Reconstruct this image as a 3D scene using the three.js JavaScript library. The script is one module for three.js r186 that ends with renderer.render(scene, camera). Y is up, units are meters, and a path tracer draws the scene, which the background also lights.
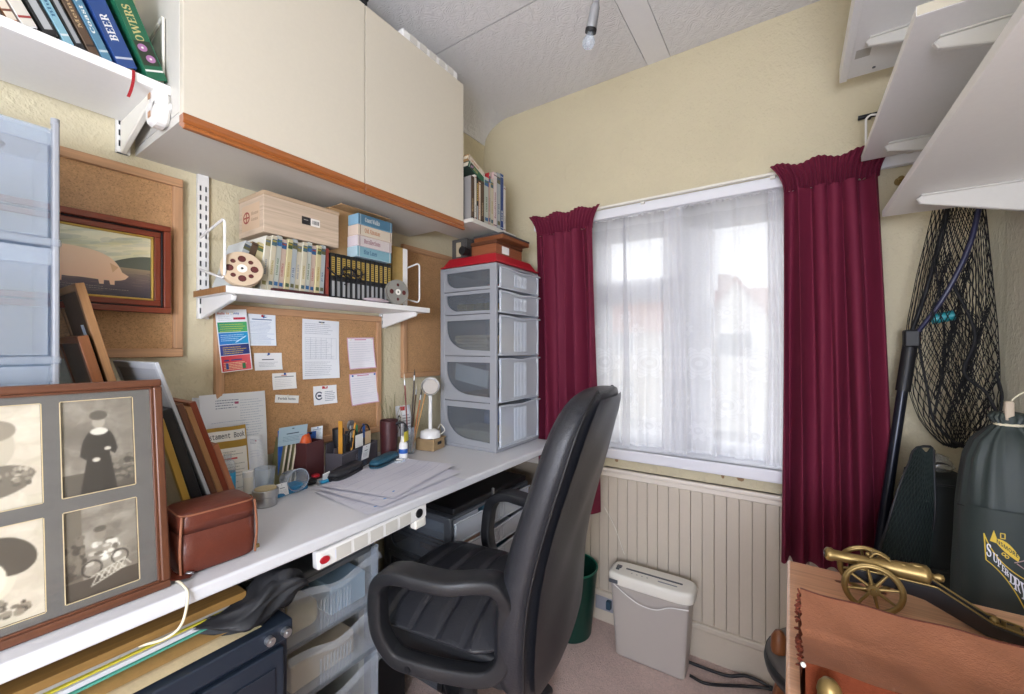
import * as THREE from 'three';
import { RoundedBoxGeometry } from 'three/addons/geometries/RoundedBoxGeometry.js';
import { mergeGeometries } from 'three/addons/utils/BufferGeometryUtils.js';

// ---------- camera, sky, lamp, exposure ----------
const scene = new THREE.Scene();
const renderer = new THREE.WebGLRenderer({ antialias: true });
renderer.toneMapping = THREE.LinearToneMapping;
renderer.toneMappingExposure = 1.08;
renderer.shadowMap.enabled = true;
renderer.shadowMap.type = THREE.PCFSoftShadowMap;
const camera = new THREE.PerspectiveCamera(79.69, 1024 / 694, 0.02, 200);
camera.position.set(0, 1.18, 0);
camera.rotation.set(0, 0.5894, 0);
camera.setViewOffset(1024, 694, 0, -2, 1024, 694);
scene.background = new THREE.Color().setRGB(0.93, 0.97, 1.0);      // even, bright overcast
scene.backgroundIntensity = 2.2;
const UNSEEN_LAMP_POWER = 8.4;                                            // unseen globe lamp behind the camera, placed to light the whole room

// ---------- helpers ----------
let seed = 20240611;
const rnd = () => { seed = (seed * 1664525 + 1013904223) >>> 0; return seed / 4294967296; };
const rr = (a, b) => a + (b - a) * rnd();
const pick = (a) => a[Math.floor(rnd() * a.length)];
const lerp = THREE.MathUtils.lerp, clamp = THREE.MathUtils.clamp;
const V = (x, y, z) => new THREE.Vector3(x, y, z);
const ORD = ['first', 'second', 'third', 'fourth', 'fifth', 'sixth', 'seventh', 'eighth', 'ninth', 'tenth', 'eleventh', 'twelfth', 'thirteenth', 'fourteenth', 'fifteenth', 'sixteenth', 'seventeenth', 'eighteenth', 'nineteenth', 'twentieth', 'twenty-first', 'twenty-second'];

function hash(x, y, s) { let h = (x * 374761393 + y * 668265263 + s * 2147483647) | 0; h = Math.imul(h ^ (h >>> 13), 1274126177); return ((h ^ (h >>> 16)) >>> 0) / 4294967296; }
function pnoise(x, y, px, py, s) {                                  // periodic value noise
  const x0 = Math.floor(x), y0 = Math.floor(y), fx = x - x0, fy = y - y0, m = (a, n) => ((a % n) + n) % n;
  const a = fx * fx * (3 - 2 * fx), b = fy * fy * (3 - 2 * fy);
  return lerp(lerp(hash(m(x0, px), m(y0, py), s), hash(m(x0 + 1, px), m(y0, py), s), a), lerp(hash(m(x0, px), m(y0 + 1, py), s), hash(m(x0 + 1, px), m(y0 + 1, py), s), a), b);
}
const fbm = (u, v, fx, fy, s, o = 4) => { let t = 0, a = 0.5, n = 0; for (let i = 0; i < o; i++) { t += a * pnoise(u * fx, v * fy, fx, fy, s + i); n += a; a *= 0.55; fx *= 2; fy *= 2; } return t / n; };
function dataTex(size, fn, metres, srgb = false) {
  const d = new Uint8Array(size * size * 4);
  for (let y = 0; y < size; y++) for (let x = 0; x < size; x++) {
    let c = fn(x / size, y / size); if (typeof c === 'number') c = [c, c, c];
    const i = (y * size + x) * 4; d[i] = clamp(c[0], 0, 1) * 255; d[i + 1] = clamp(c[1], 0, 1) * 255; d[i + 2] = clamp(c[2], 0, 1) * 255; d[i + 3] = 255;
  }
  const t = new THREE.DataTexture(d, size, size); t.wrapS = t.wrapT = THREE.RepeatWrapping; t.magFilter = THREE.LinearFilter; t.minFilter = THREE.LinearFilter;
  if (srgb) t.colorSpace = THREE.SRGBColorSpace;
  const mx = Array.isArray(metres) ? metres : [metres, metres]; t.repeat.set(1 / mx[0], 1 / mx[1]); t.needsUpdate = true; return t;
}
function print(w, h, draw) {                                        // flat print on paper, packaging, pictures
  const c = document.createElement('canvas'); c.width = w; c.height = h; const g = c.getContext('2d');
  g.fillStyle = '#fff'; g.fillRect(0, 0, w, h); draw(g, w, h);
  const t = new THREE.CanvasTexture(c); t.colorSpace = THREE.SRGBColorSpace; t.magFilter = THREE.LinearFilter; return t;
}
function mat(color, roughness = 0.6, o = {}) {
  const { grain, tile, ...p } = o; const m = new THREE.MeshPhysicalMaterial({ color, roughness, side: THREE.DoubleSide, ...p });
  if (grain) m.userData.grain = grain; if (tile) m.userData.tile = true; return m;
}
function metreUV(g, grain) {
  const p = g.attributes.position, n = g.attributes.normal, uv = new Float32Array(p.count * 2);
  for (let i = 0; i < p.count; i++) {
    const x = p.getX(i), y = p.getY(i), z = p.getZ(i), ax = Math.abs(n.getX(i)), ay = Math.abs(n.getY(i)), az = Math.abs(n.getZ(i));
    const k = ax >= ay && ax >= az ? 'x' : ay >= az ? 'y' : 'z'; let a, b;
    if (k === 'x') { a = z; b = y; } else if (k === 'y') { a = x; b = z; } else { a = x; b = y; }
    if (grain === 'y' && k !== 'y') { const t = a; a = b; b = t; } else if (grain === 'z' && k === 'y') { a = z; b = x; } else if (grain === 'x' && k === 'x') { a = z; b = y; }
    uv[i * 2] = a; uv[i * 2 + 1] = b;
  }
  g.setAttribute('uv', new THREE.BufferAttribute(uv, 2)); return g;
}
function bb(x0, x1, y0, y1, z0, z1, r = 0.002, seg = 1) {
  const w = Math.abs(x1 - x0), h = Math.abs(y1 - y0), d = Math.abs(z1 - z0); r = Math.min(r, w * 0.45, h * 0.45, d * 0.45);
  const g = r > 0 ? new RoundedBoxGeometry(w, h, d, seg, r) : new THREE.BoxGeometry(w, h, d);
  return g.translate((x0 + x1) / 2, (y0 + y1) / 2, (z0 + z1) / 2);
}
const box = (w, h, d, r = 0.002, seg = 1) => bb(-w / 2, w / 2, 0, h, -d / 2, d / 2, r, seg);   // stands on y = 0
function cyl(r0, r1, h, x = 0, y = 0, z = 0, axis = 'y', seg = 20, open = false) {              // r0 top, r1 bottom; from y up
  const g = new THREE.CylinderGeometry(r0, r1, h, seg, 1, open); if (axis === 'y') g.translate(0, h / 2, 0);
  if (axis === 'x') g.rotateZ(-Math.PI / 2); if (axis === 'z') g.rotateX(Math.PI / 2);
  return g.translate(x, y, z);
}
function tube(pts, r, n = 24, rad = 6, closed = false, tension = 0.5) {
  const c = new THREE.CatmullRomCurve3(pts.map((p) => (p.isVector3 ? p : V(...p))), closed, 'catmullrom', tension);
  return new THREE.TubeGeometry(c, n, r, rad, closed);
}
const lathe = (pts, seg = 24) => new THREE.LatheGeometry(pts.map((p) => new THREE.Vector2(p[0], p[1])), seg);
function poly(pts, depth, bevel = 0, holes = []) {                  // extruded outline in x, y; thickness along z, centred
  const s = new THREE.Shape(pts.map((p) => new THREE.Vector2(p[0], p[1]))); for (const h of holes) s.holes.push(new THREE.Path(h.map((p) => new THREE.Vector2(p[0], p[1]))));
  const g = new THREE.ExtrudeGeometry(s, { depth: depth - 2 * bevel, bevelEnabled: bevel > 0, bevelThickness: bevel, bevelSize: bevel, bevelOffset: -bevel, bevelSegments: 1, curveSegments: 10 });
  return g.translate(0, 0, -depth / 2 + bevel);
}
function loft(rings, cap = true, closedRing = true) {               // rings of equal point count; points as arrays
  const n = rings[0].length, pos = [], uv = [], idx = [];
  rings.forEach((r, j) => r.forEach((p, i) => { pos.push(...p); uv.push(i / n, j / (rings.length - 1)); }));
  const lim = closedRing ? n : n - 1;
  for (let j = 0; j < rings.length - 1; j++) for (let i = 0; i < lim; i++) { const a = j * n + i, b = j * n + (i + 1) % n, c = a + n, d = b + n; idx.push(a, b, d, a, d, c); }
  if (cap) for (const [j, f] of [[0, 1], [rings.length - 1, 0]]) {
    const c = rings[j].reduce((s, p) => [s[0] + p[0] / n, s[1] + p[1] / n, s[2] + p[2] / n], [0, 0, 0]), k = pos.length / 3; pos.push(...c); uv.push(0.5, j ? 1 : 0);
    for (let i = 0; i < n; i++) { const a = j * n + i, b = j * n + (i + 1) % n; f ? idx.push(k, b, a) : idx.push(k, a, b); }
  }
  const g = new THREE.BufferGeometry(); g.setAttribute('position', new THREE.Float32BufferAttribute(pos, 3)); g.setAttribute('uv', new THREE.Float32BufferAttribute(uv, 2)); g.setIndex(idx); g.computeVertexNormals(); return g;
}
function surf(nu, nv, fn) {                                         // open sheet, fn(u, v) -> [x, y, z]
  const pos = [], uv = [], idx = [];
  for (let j = 0; j <= nv; j++) for (let i = 0; i <= nu; i++) { pos.push(...fn(i / nu, j / nv)); uv.push(i / nu, j / nv); }
  for (let j = 0; j < nv; j++) for (let i = 0; i < nu; i++) { const a = j * (nu + 1) + i, c = a + nu + 1; idx.push(a, a + 1, c + 1, a, c + 1, c); }
  const g = new THREE.BufferGeometry(); g.setAttribute('position', new THREE.Float32BufferAttribute(pos, 3)); g.setAttribute('uv', new THREE.Float32BufferAttribute(uv, 2)); g.setIndex(idx); g.computeVertexNormals(); return g;
}
function join(list) {
  return list.length === 1 ? list[0] : mergeGeometries(list.map((g) => { const q = g.index ? g.toNonIndexed() : g.clone(); for (const k of Object.keys(q.attributes)) if (!['position', 'normal', 'uv'].includes(k)) q.deleteAttribute(k); if (!q.attributes.uv) q.setAttribute('uv', new THREE.BufferAttribute(new Float32Array(q.attributes.position.count * 2), 2)); return q; }));
}
const turn = (g, x = 0, y = 0, z = 0) => g.rotateX(x).rotateY(y).rotateZ(z);
const names = {};
function numbered(n) { names[n] = (names[n] ?? -1) + 1; return names[n] ? `${n}_${String(names[n]).padStart(3, '0')}` : n; }
const worldParts = new WeakMap();
function thing(name, label, category, at = [0, 0, 0], ry = 0, group, world = false) {
  const o = new THREE.Group(); o.name = numbered(name); o.position.set(...at); o.rotation.y = ry; o.userData = { label, category }; if (group) o.userData.group = group;
  if (world) worldParts.set(o, at); scene.add(o); return o;
}
const room = (name, label, category, at, group) => thing(name, label, category, at, 0, group, true);   // its parts are given in room coordinates
function part(parent, name, geos, m, label) {
  let g = Array.isArray(geos) ? join(geos) : geos; const w = worldParts.get(parent);
  if (m.userData.grain || m.userData.tile) metreUV(g, m.userData.grain);
  if (w) g.translate(-w[0], -w[1], -w[2]);
  const o = new THREE.Mesh(g, m); o.name = name; o.castShadow = o.receiveShadow = true; if (label) o.userData.label = label;
  if (w) worldParts.set(o, [0, 0, 0]); if (w) o.userData.base = w; parent.add(o); return o;
}
function sub(parent, name, geos, m, label) {                        // a part of a part, in the coordinates of the thing
  const w = parent.userData.base; let g = Array.isArray(geos) ? join(geos) : geos; if (m.userData.grain || m.userData.tile) metreUV(g, m.userData.grain);
  if (w) g.translate(-w[0], -w[1], -w[2]); const o = new THREE.Mesh(g, m); o.name = name; o.castShadow = o.receiveShadow = true; if (label) o.userData.label = label; parent.add(o); return o;
}
function one(name, geos, m, label, category, group, at = [0, 0, 0], rot = [0, 0, 0]) {   // a thing that is one mesh
  let g = Array.isArray(geos) ? join(geos) : geos; if (m.userData.grain || m.userData.tile) metreUV(g, m.userData.grain);
  const o = new THREE.Mesh(g, m); o.name = numbered(name); o.castShadow = o.receiveShadow = true; o.position.set(...at); o.rotation.set(...rot); o.userData = { label, category }; if (group) o.userData.group = group; scene.add(o); return o;
}
function struct(name, geos, m, label) {
  const o = one(name, geos, m, label, name.split('_')[0]); o.userData.kind = 'structure'; return o;
}
function copyOf(o, name, label, at, ry) { const c = o.clone(); c.name = numbered(name); c.userData = { ...o.userData, label }; if (at) c.position.set(...at); if (ry !== undefined) c.rotation.y = ry; scene.add(c); return c; }

// ---------- surface textures ----------
const T = {
  wall: dataTex(512, (u, v) => { const a = fbm(u, v, 26, 20, 3, 3), b = fbm(u, v, 70, 60, 9, 2); return 0.5 * Math.pow(clamp((a - 0.3) * 2.2, 0, 1), 1.5) + 0.4 * b; }, 0.26),
  wallTone: dataTex(256, (u, v) => 0.9 + 0.1 * fbm(u, v, 5, 5, 31, 4), 1.1),
  artex: dataTex(512, (u, v) => { const w = fbm(u, v, 9, 9, 40, 3), q = Math.sin((u * 60 + w * 34)) * Math.sin((v * 50 + w * 40)); return 0.5 + 0.28 * q + 0.25 * (fbm(u, v, 60, 60, 44, 2) - 0.5); }, 0.5),
  carpet: dataTex(512, (u, v) => 0.72 + 0.16 * fbm(u, v, 8, 8, 51, 3) + 0.22 * (fbm(u, v, 170, 170, 52, 2) - 0.4), 0.7),
  carpetBump: dataTex(512, (u, v) => fbm(u, v, 128, 128, 55, 2), 0.3),
  wood: dataTex(512, (u, v) => { const w = fbm(u, v, 4, 16, 61, 3), g = fbm(u + w * 0.02, v, 5, 90, 62, 3), r = Math.abs(Math.sin(v * 60 + w * 9)); return 0.62 + 0.3 * g + 0.1 * r; }, [0.7, 0.28]),
  cork: dataTex(512, (u, v) => { const a = fbm(u, v, 60, 60, 71, 2), b = fbm(u, v, 140, 140, 72, 1), c = fbm(u, v, 6, 6, 73, 2); const k = 0.72 + 0.3 * a + 0.14 * (b - 0.5) + 0.1 * (c - 0.5) - (b < 0.2 ? 0.22 : 0); return k; }, 0.22),
  leather: dataTex(512, (u, v) => { const a = fbm(u, v, 90, 90, 81, 2), b = fbm(u, v, 40, 46, 82, 2); return Math.abs(a - 0.5) * 1.2 + 0.5 * b; }, 0.16),
  mottle: dataTex(256, (u, v) => 0.68 + 0.32 * fbm(u, v, 7, 7, 91, 5) + 0.06 * (fbm(u, v, 60, 60, 92, 2) - 0.5), 0.23),
  card: dataTex(256, (u, v) => 0.84 + 0.12 * fbm(u, v, 8, 30, 95, 3) + 0.08 * (fbm(u, v, 90, 90, 96, 1) - 0.5), 0.2),
  weave: dataTex(128, (u, v) => 0.5 + 0.25 * Math.sin(u * Math.PI * 64) + 0.25 * Math.sin(v * Math.PI * 64), 0.05),
  fine: dataTex(256, (u, v) => 0.97 + 0.03 * fbm(u, v, 50, 50, 98, 2), 0.3),
};
const bump = (t, s) => ({ bumpMap: t, bumpScale: s, tile: true });
const M = {
  wall: mat(0xd8ccac, 0.85, { map: T.wallTone, ...bump(T.wall, 0.0022) }),
  wallPale: mat(0xe4dfc8, 0.85, { map: T.wallTone, ...bump(T.wall, 0.002) }),
  ceiling: mat(0xe2e0e0, 0.9, bump(T.artex, 0.004)),
  ceilingSmooth: mat(0xe6e4e4, 0.85, { map: T.fine, tile: true }),
  white: mat(0xeeece8, 0.38, { map: T.fine, tile: true }),
  gloss: mat(0xf0eeea, 0.25, { clearcoat: 0.3 }),
  upvc: mat(0xf2f3f5, 0.3),
  panel: mat(0xcdc1b0, 0.5, { map: T.fine, tile: true }),
  panelGap: mat(0xa89a86, 0.7),
  carpet: mat(0xe6cabe, 0.97, { map: T.carpet, ...bump(T.carpetBump, 0.004), sheen: 0.3 }),
  cream: mat(0xd5ccba, 0.42, { map: T.fine, tile: true }),
  greyWhite: mat(0xcfcbc2, 0.55, { map: T.fine, tile: true }),
  trimWood: mat(0xa9622f, 0.35, { map: T.wood, grain: 'z', clearcoat: 0.25 }),
  pine: mat(0xcf9f76, 0.5, { map: T.wood, grain: 'z' }), pineY: mat(0xcf9f76, 0.5, { map: T.wood, grain: 'y' }),
  cork: mat(0xc89a6c, 0.9, { map: T.cork, ...bump(T.cork, 0.0008) }),
  mahogany: mat(0x86371f, 0.28, { map: T.wood, grain: 'z', clearcoat: 0.4 }), mahoganyY: mat(0x86371f, 0.28, { map: T.wood, grain: 'y', clearcoat: 0.4 }),
  walnut: mat(0x673d28, 0.35, { map: T.wood, grain: 'z', clearcoat: 0.2 }), walnutY: mat(0x673d28, 0.35, { map: T.wood, grain: 'y', clearcoat: 0.2 }),
  oak: mat(0xa8794c, 0.5, { map: T.wood, grain: 'y' }), tableWood: mat(0xf0b78c, 0.26, { map: T.wood, grain: 'x', clearcoat: 0.7 }),
  chestnut: mat(0x8b5430, 0.35, { map: T.wood, grain: 'y' }),
  gold: mat(0xc9a552, 0.4, { metalness: 0.5 }), brass: mat(0x9a8150, 0.42, { metalness: 0.75, map: T.mottle, tile: true }),
  steel: mat(0xb9bbbd, 0.28, { metalness: 0.9 }), darkMetal: mat(0x2b2c2f, 0.4, { metalness: 0.6 }),
  black: mat(0x17171a, 0.5), blackMatte: mat(0x1a1a1c, 0.85), blackPlastic: mat(0x1f2023, 0.42, bump(T.leather, 0.0003)),
  blackLeather: mat(0x25262b, 0.4, bump(T.leather, 0.0006)),
  brownLeather: mat(0x652d1d, 0.42, { map: T.mottle, ...bump(T.leather, 0.0005) }),
  tanLeather: mat(0xa4694a, 0.55, { map: T.mottle, ...bump(T.leather, 0.0006) }),
  maroonLeather: mat(0x4a2426, 0.4, bump(T.leather, 0.0004)), holderGrey: mat(0x4a464c, 0.5, bump(T.leather, 0.0004)),
  velvet: mat(0x6b0f30, 0.8, { sheen: 0.35, sheenColor: 0xb03a62, sheenRoughness: 0.4, ...bump(T.weave, 0.0002) }),
  greyPlastic: mat(0x9b9da2, 0.42, { map: T.fine, tile: true }), darkGreyPlastic: mat(0x54575c, 0.45),
  clear: mat(0xf0f4f8, 0.2, { transmission: 0.84, thickness: 0, ior: 1.4 }), clearBlue: mat(0xe8f1fb, 0.2, { transmission: 0.7, thickness: 0, ior: 1.4 }),
  frost: mat(0xf4f8fd, 0.22, { transmission: 0.5, thickness: 0, ior: 1.4 }), deskWhite: mat(0xd9d9db, 0.36, { map: T.fine, tile: true }),
  smoke: mat(0xd0d5da, 0.15, { transmission: 0.88, thickness: 0, ior: 1.4 }),
  glass: mat(0xffffff, 0.02, { transmission: 1, thickness: 0, ior: 1.45 }),
  paper: mat(0xf4f2ee, 0.8), pages: mat(0xe6dcc4, 0.85, { map: T.card, tile: true }), cardboard: mat(0xc09a6c, 0.85, { map: T.card, tile: true }),
  cream2: mat(0xd9c49a, 0.8, { map: T.card, tile: true }), brownBoard: mat(0x6d5238, 0.75, { map: T.card, tile: true }),
  navyMetal: mat(0x27303d, 0.38, { metalness: 0.25 }), navyDark: mat(0x171c26, 0.5),
  red: mat(0xb3202c, 0.35), teal: mat(0x1d4f63, 0.45, bump(T.leather, 0.0003)), blueClear: mat(0x4fa9dc, 0.2, { transmission: 0.5, thickness: 0 }),
  green: mat(0x0a382e, 0.4), bagGreen: mat(0x2d3633, 0.55, { sheen: 0.2, ...bump(T.weave, 0.0002) }), bagBlack: mat(0x1f2422, 0.75, bump(T.weave, 0.0003)),
  silverGrey: mat(0xbdb6af, 0.42, { metalness: 0.2 }), ivory: mat(0xeae6da, 0.45), wicker: mat(0xc3a377, 0.7, { map: T.card, ...bump(T.weave, 0.002) }),
  string: mat(0xdcd2b6, 0.8), redBand: mat(0xa01822, 0.6), orange: mat(0xc8521e, 0.45), bluePen: mat(0x2b5fb0, 0.4), pencil: mat(0xc58a2c, 0.5), skyBlue: mat(0x38a8d8, 0.4),
};
const CLR = {};
const col = (hex, r = 0.6) => (CLR[hex + '_' + r] ??= mat(hex, r));
// ---------- the room ----------
const XL = -1.336, XR = 0.462, ZW = -1.735, ZB = 1.25, YC = 2.349, DESK = 0.78;
const WX0 = -0.80, WX1 = 0.20, WY0 = 0.735, WY1 = 1.765;            // window opening
struct('floor', bb(XL - 0.15, XR + 0.15, -0.12, 0, ZW - 0.25, ZB + 0.15, 0), M.carpet, 'pinkish beige carpet floor');
struct('wall_left', bb(XL - 0.15, XL, 0, YC + 0.12, ZW - 0.25, ZB + 0.15, 0), M.wall, 'pale yellow embossed wall behind the desk');
struct('wall_right', bb(XR, XR + 0.15, 0, YC + 0.12, ZW - 0.25, ZB + 0.15, 0), M.wallPale, 'pale cream wall carrying the white shelves');
struct('wall_back', [bb(XL, WX0, 0, YC + 0.12, ZW - 0.25, ZW, 0), bb(WX1, XR, 0, YC + 0.12, ZW - 0.25, ZW, 0), bb(WX0, WX1, 0, WY0, ZW - 0.25, ZW, 0), bb(WX0, WX1, WY1, YC + 0.12, ZW - 0.25, ZW, 0)], M.wall, 'pale yellow wall around the window');
struct('wall_front', [bb(XL, -0.7, 0, YC + 0.12, ZB, ZB + 0.15, 0), bb(0.1, XR, 0, YC + 0.12, ZB, ZB + 0.15, 0), bb(-0.7, 0.1, 2.02, YC + 0.12, ZB, ZB + 0.15, 0)], M.wall, 'pale yellow wall with the door, behind the camera');
{
  const d = thing('door_1', 'white panelled room door behind the camera', 'door', [-0.3, 0, ZB + 0.05]); d.userData.kind = 'structure';
  part(d, 'leaf', bb(-0.4, 0.4, 0.005, 2.02, 0, 0.09, 0.003), M.white);
  for (const [y0, y1] of [[0.15, 0.9], [1.05, 1.9]]) for (const x of [-0.2, 0.2]) part(d, 'panel', bb(x - 0.14, x + 0.14, y0, y1, -0.008, 0.002, 0.004), M.white);
  part(d, 'handle', [cyl(0.008, 0.008, 0.05, 0.33, 1, -0.02, 'z'), bb(0.23, 0.345, 0.99, 1.008, -0.055, -0.04, 0.006)], M.steel);
}
const ceil = struct('ceiling', bb(XL - 0.15, XR + 0.15, YC + 0.008, YC + 0.12, ZW - 0.25, ZB + 0.15, 0), M.ceilingSmooth, 'white textured ceiling of large boards');
for (const [x0, x1] of [[XL, -0.489], [-0.397, XR]]) for (const [z0, z1] of [[ZW, -1.207], [-1.203, -0.1], [-0.096, ZB]]) part(ceil, 'panel', bb(x0, x1, YC, YC + 0.009, z0, z1, 0.0015), M.ceiling);
part(ceil, 'joint_strip', bb(-0.4875, -0.3985, YC - 0.001, YC + 0.009, ZW, ZB, 0.001), M.ceilingSmooth);
{ // concave cove along the desk wall
  const p = []; const n = 10; p.push([XL, YC + 0.005], [XL, YC - 0.102]);
  for (let i = 0; i <= n; i++) { const a = i / n * Math.PI / 2; p.push([XL + 0.004 + 0.176 * (1 - Math.cos(a)), YC - 0.102 + 0.106 * Math.sin(a)]); }
  struct('trim_1', poly(p, ZB - ZW).translate(0, 0, (ZB + ZW) / 2), M.ceiling, 'white concave cove between wall and ceiling');
}
// tongue-and-groove dado under the window
const dado = struct('trim_2', bb(XL, XR, 0.1, 0.65, ZW, ZW + 0.004, 0), M.panelGap, 'cream vertical tongue and groove boards under the window');
{
  const plank = bb(-0.0201, 0.0201, 0.12, 0.648, 0, 0.013, 0.0022);
  metreUV(plank);
  for (let x = -0.92, i = 0; x < XR - 0.02; x += 0.0414, i++) { const m = new THREE.Mesh(plank, M.panel); m.name = 'plank'; m.position.set(x, 0, ZW + 0.003); m.castShadow = m.receiveShadow = true; dado.add(m); }
}
struct('trim_3', [bb(XL, XR, 0.634, 0.672, ZW, ZW + 0.024, 0.004), bb(XL, XR, 0.655, 0.672, ZW, ZW + 0.034, 0.006, 2)], mat(0xe8ded0, 0.35), 'cream dado rail capping the boards');
struct('baseboard_back', [bb(XL, XR, 0, 0.137, ZW, ZW + 0.02, 0.004), bb(XL, XR, 0.112, 0.137, ZW, ZW + 0.03, 0.007, 2)], M.panel, 'cream skirting board under the window');
struct('baseboard_right', bb(XR - 0.018, XR, 0, 0.13, ZW + 0.03, ZB, 0.004), M.panel, 'cream skirting board along the shelf wall');
// patches of bare plaster under the sill
for (const [x, w] of [[-0.152, 0.013], [-0.21, 0.006], [-0.62, 0.008]]) part(scene.getObjectByName('wall_back'), 'bare_patch', poly([[-w, 0.0], [w, 0.001], [w * 0.9, -0.012], [w * 0.3, -0.016], [-w * 0.6, -0.013]], 0.0006).translate(x, 0.71, ZW + 0.0006), mat(0x9a7a58, 0.9));
// window
{
  const w = room('window_1', 'white framed window with a small top light and one tall pane', 'window', [0, 0, 0]); w.userData.kind = 'structure';
  const z0 = -1.90, z1 = -1.835, F = [];
  const bar = (x0, x1, y0, y1, a = z0, b = z1) => bb(x0, x1, y0, y1, a, b, 0.004);
  F.push(bar(WX0, -0.715, WY0, WY1), bar(0.15, WX1, WY0, WY1), bar(WX0, WX1, 1.68, WY1), bar(WX0, WX1, WY0, 0.80), bar(-0.39, -0.275, WY0, WY1));
  part(w, 'window_frame', F, M.upvc);
  const sash = (x0, x1, y0, y1, t, n) => part(w, n, [bar(x0, x0 + t, y0, y1, -1.89, -1.82), bar(x1 - t, x1, y0, y1, -1.89, -1.82), bar(x0, x1, y0, y0 + t, -1.89, -1.82), bar(x0, x1, y1 - t, y1, -1.89, -1.82)], M.upvc);
  sash(-0.727, -0.38, 1.455, 1.70, 0.03, 'sash'); sash(-0.727, -0.38, 0.78, 1.42, 0.035, 'sash'); sash(-0.285, 0.165, 0.78, 1.70, 0.028, 'sash');
  part(w, 'transom', bar(-0.74, -0.37, 1.395, 1.48), M.upvc);
  for (const [x0, x1, y0, y1] of [[-0.71, -0.395, 1.48, 1.68], [-0.71, -0.395, 0.80, 1.40], [-0.27, 0.15, 0.80, 1.68]]) { const g = new THREE.PlaneGeometry(x1 - x0, y1 - y0).translate((x0 + x1) / 2, (y0 + y1) / 2, -1.86); part(w, 'pane', g, M.glass); }
  part(w, 'handle', [bb(-0.262, -0.248, 1.24, 1.32, -1.82, -1.805, 0.003), bb(-0.26, -0.25, 1.25, 1.36, -1.805, -1.792, 0.003)], M.upvc);
}
struct('trim_4', [bb(WX0 - 0.06, WX1 + 0.06, 0.713, 0.757, ZW + 0.001, ZW + 0.028, 0.005, 2), bb(WX0, WX1, 0.713, 0.757, -1.9, ZW + 0.02, 0.003)], mat(0xe9e9ee, 0.3), 'white painted window sill');
struct('trim_5', bb(-1.02, 0.33, 1.742, 1.783, ZW, ZW + 0.022, 0.004), mat(0xe8e8ec, 0.45), 'white batten above the window');
one('curtain_rail', [bb(-1.02, 0.34, 1.781, 1.79, ZW + 0.03, ZW + 0.045, 0.002), ...[-0.95, -0.5, -0.05, 0.3].map((x) => bb(x - 0.008, x + 0.008, 1.772, 1.788, ZW + 0.005, ZW + 0.035, 0.002))], M.ivory, 'slim cream curtain track above the window', 'curtain rail');
// outside: street and the houses opposite, seen through the net
struct('ground', bb(-40, 40, -3.0, -2.85, -60, -3, 0), mat(0x6c6b66, 0.95), 'grey street far below the window');
function house(x, z, w, d, eave, ridge, wall, roof, label, gable) {
  const h = thing('house', label, 'house', [x, -2.85, z], 0, 'houses across the street');
  part(h, 'wall', bb(-w / 2, w / 2, 0, eave, -d, 0, 0), mat(wall, 0.9));
  const rm = mat(roof, 0.85), dx = w / 2 + 0.3;
  part(h, 'roof', poly([[-d - 0.4, eave], [0.4, eave], [-d / 2, ridge]], w + 0.6).rotateY(-Math.PI / 2), rm);
  for (const wx of [-w * 0.3, 0, w * 0.3]) for (const wy of [1.0, 3.7]) { const f = part(h, 'window', bb(wx - 0.6, wx + 0.6, wy, wy + 1.2, -0.02, 0.06, 0.02), M.upvc); sub(f, 'pane', bb(wx - 0.5, wx + 0.5, wy + 0.1, wy + 1.1, 0.05, 0.07, 0), col(0x39424a, 0.1)); }
  if (gable) { const gx = gable; part(h, 'gable', poly([[gx - 2, 0], [gx + 2, 0], [gx + 2, eave], [gx, ridge - 0.3], [gx - 2, eave]], 1.2).translate(0, 0, 0.5), mat(0xe9e4da, 0.9)); part(h, 'gable_roof', [poly([[gx - 2.4, eave - 0.35], [gx - 2.25, eave - 0.55], [gx, ridge - 0.3], [gx + 2.25, eave - 0.55], [gx + 2.4, eave - 0.35], [gx, ridge]], 2.6).translate(0, 0, 0)], rm); const f = part(h, 'window', bb(gx - 0.8, gx + 0.8, 3.6, 4.9, 1.08, 1.16, 0.02), M.upvc); sub(f, 'pane', bb(gx - 0.7, gx + 0.7, 3.7, 4.8, 1.15, 1.17, 0), col(0x39424a, 0.1)); }
  part(h, 'chimney', bb(w * 0.2, w * 0.2 + 0.7, eave, ridge + 0.9, -d / 2 - 0.4, -d / 2 + 0.4, 0.02), mat(0x8a5a48, 0.9));
  return h;
}
house(-5.4, -24, 9, 8, 5.0, 7.6, 0xd9cfc0, 0xa0614c, 'pale rendered house with a red tiled roof and gable, across the street', 3.2);
house(-16.2, -24, 9, 8, 4.9, 7.3, 0xc9a489, 0x9c5f48, 'brick house with a red tiled roof, seen through the far side of the net', 0);
house(4.6, -24, 8, 8, 5.1, 7.8, 0xe0dcd2, 0x8f5a4a, 'cream house with a brown red roof, behind the tall window pane', 0);
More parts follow.
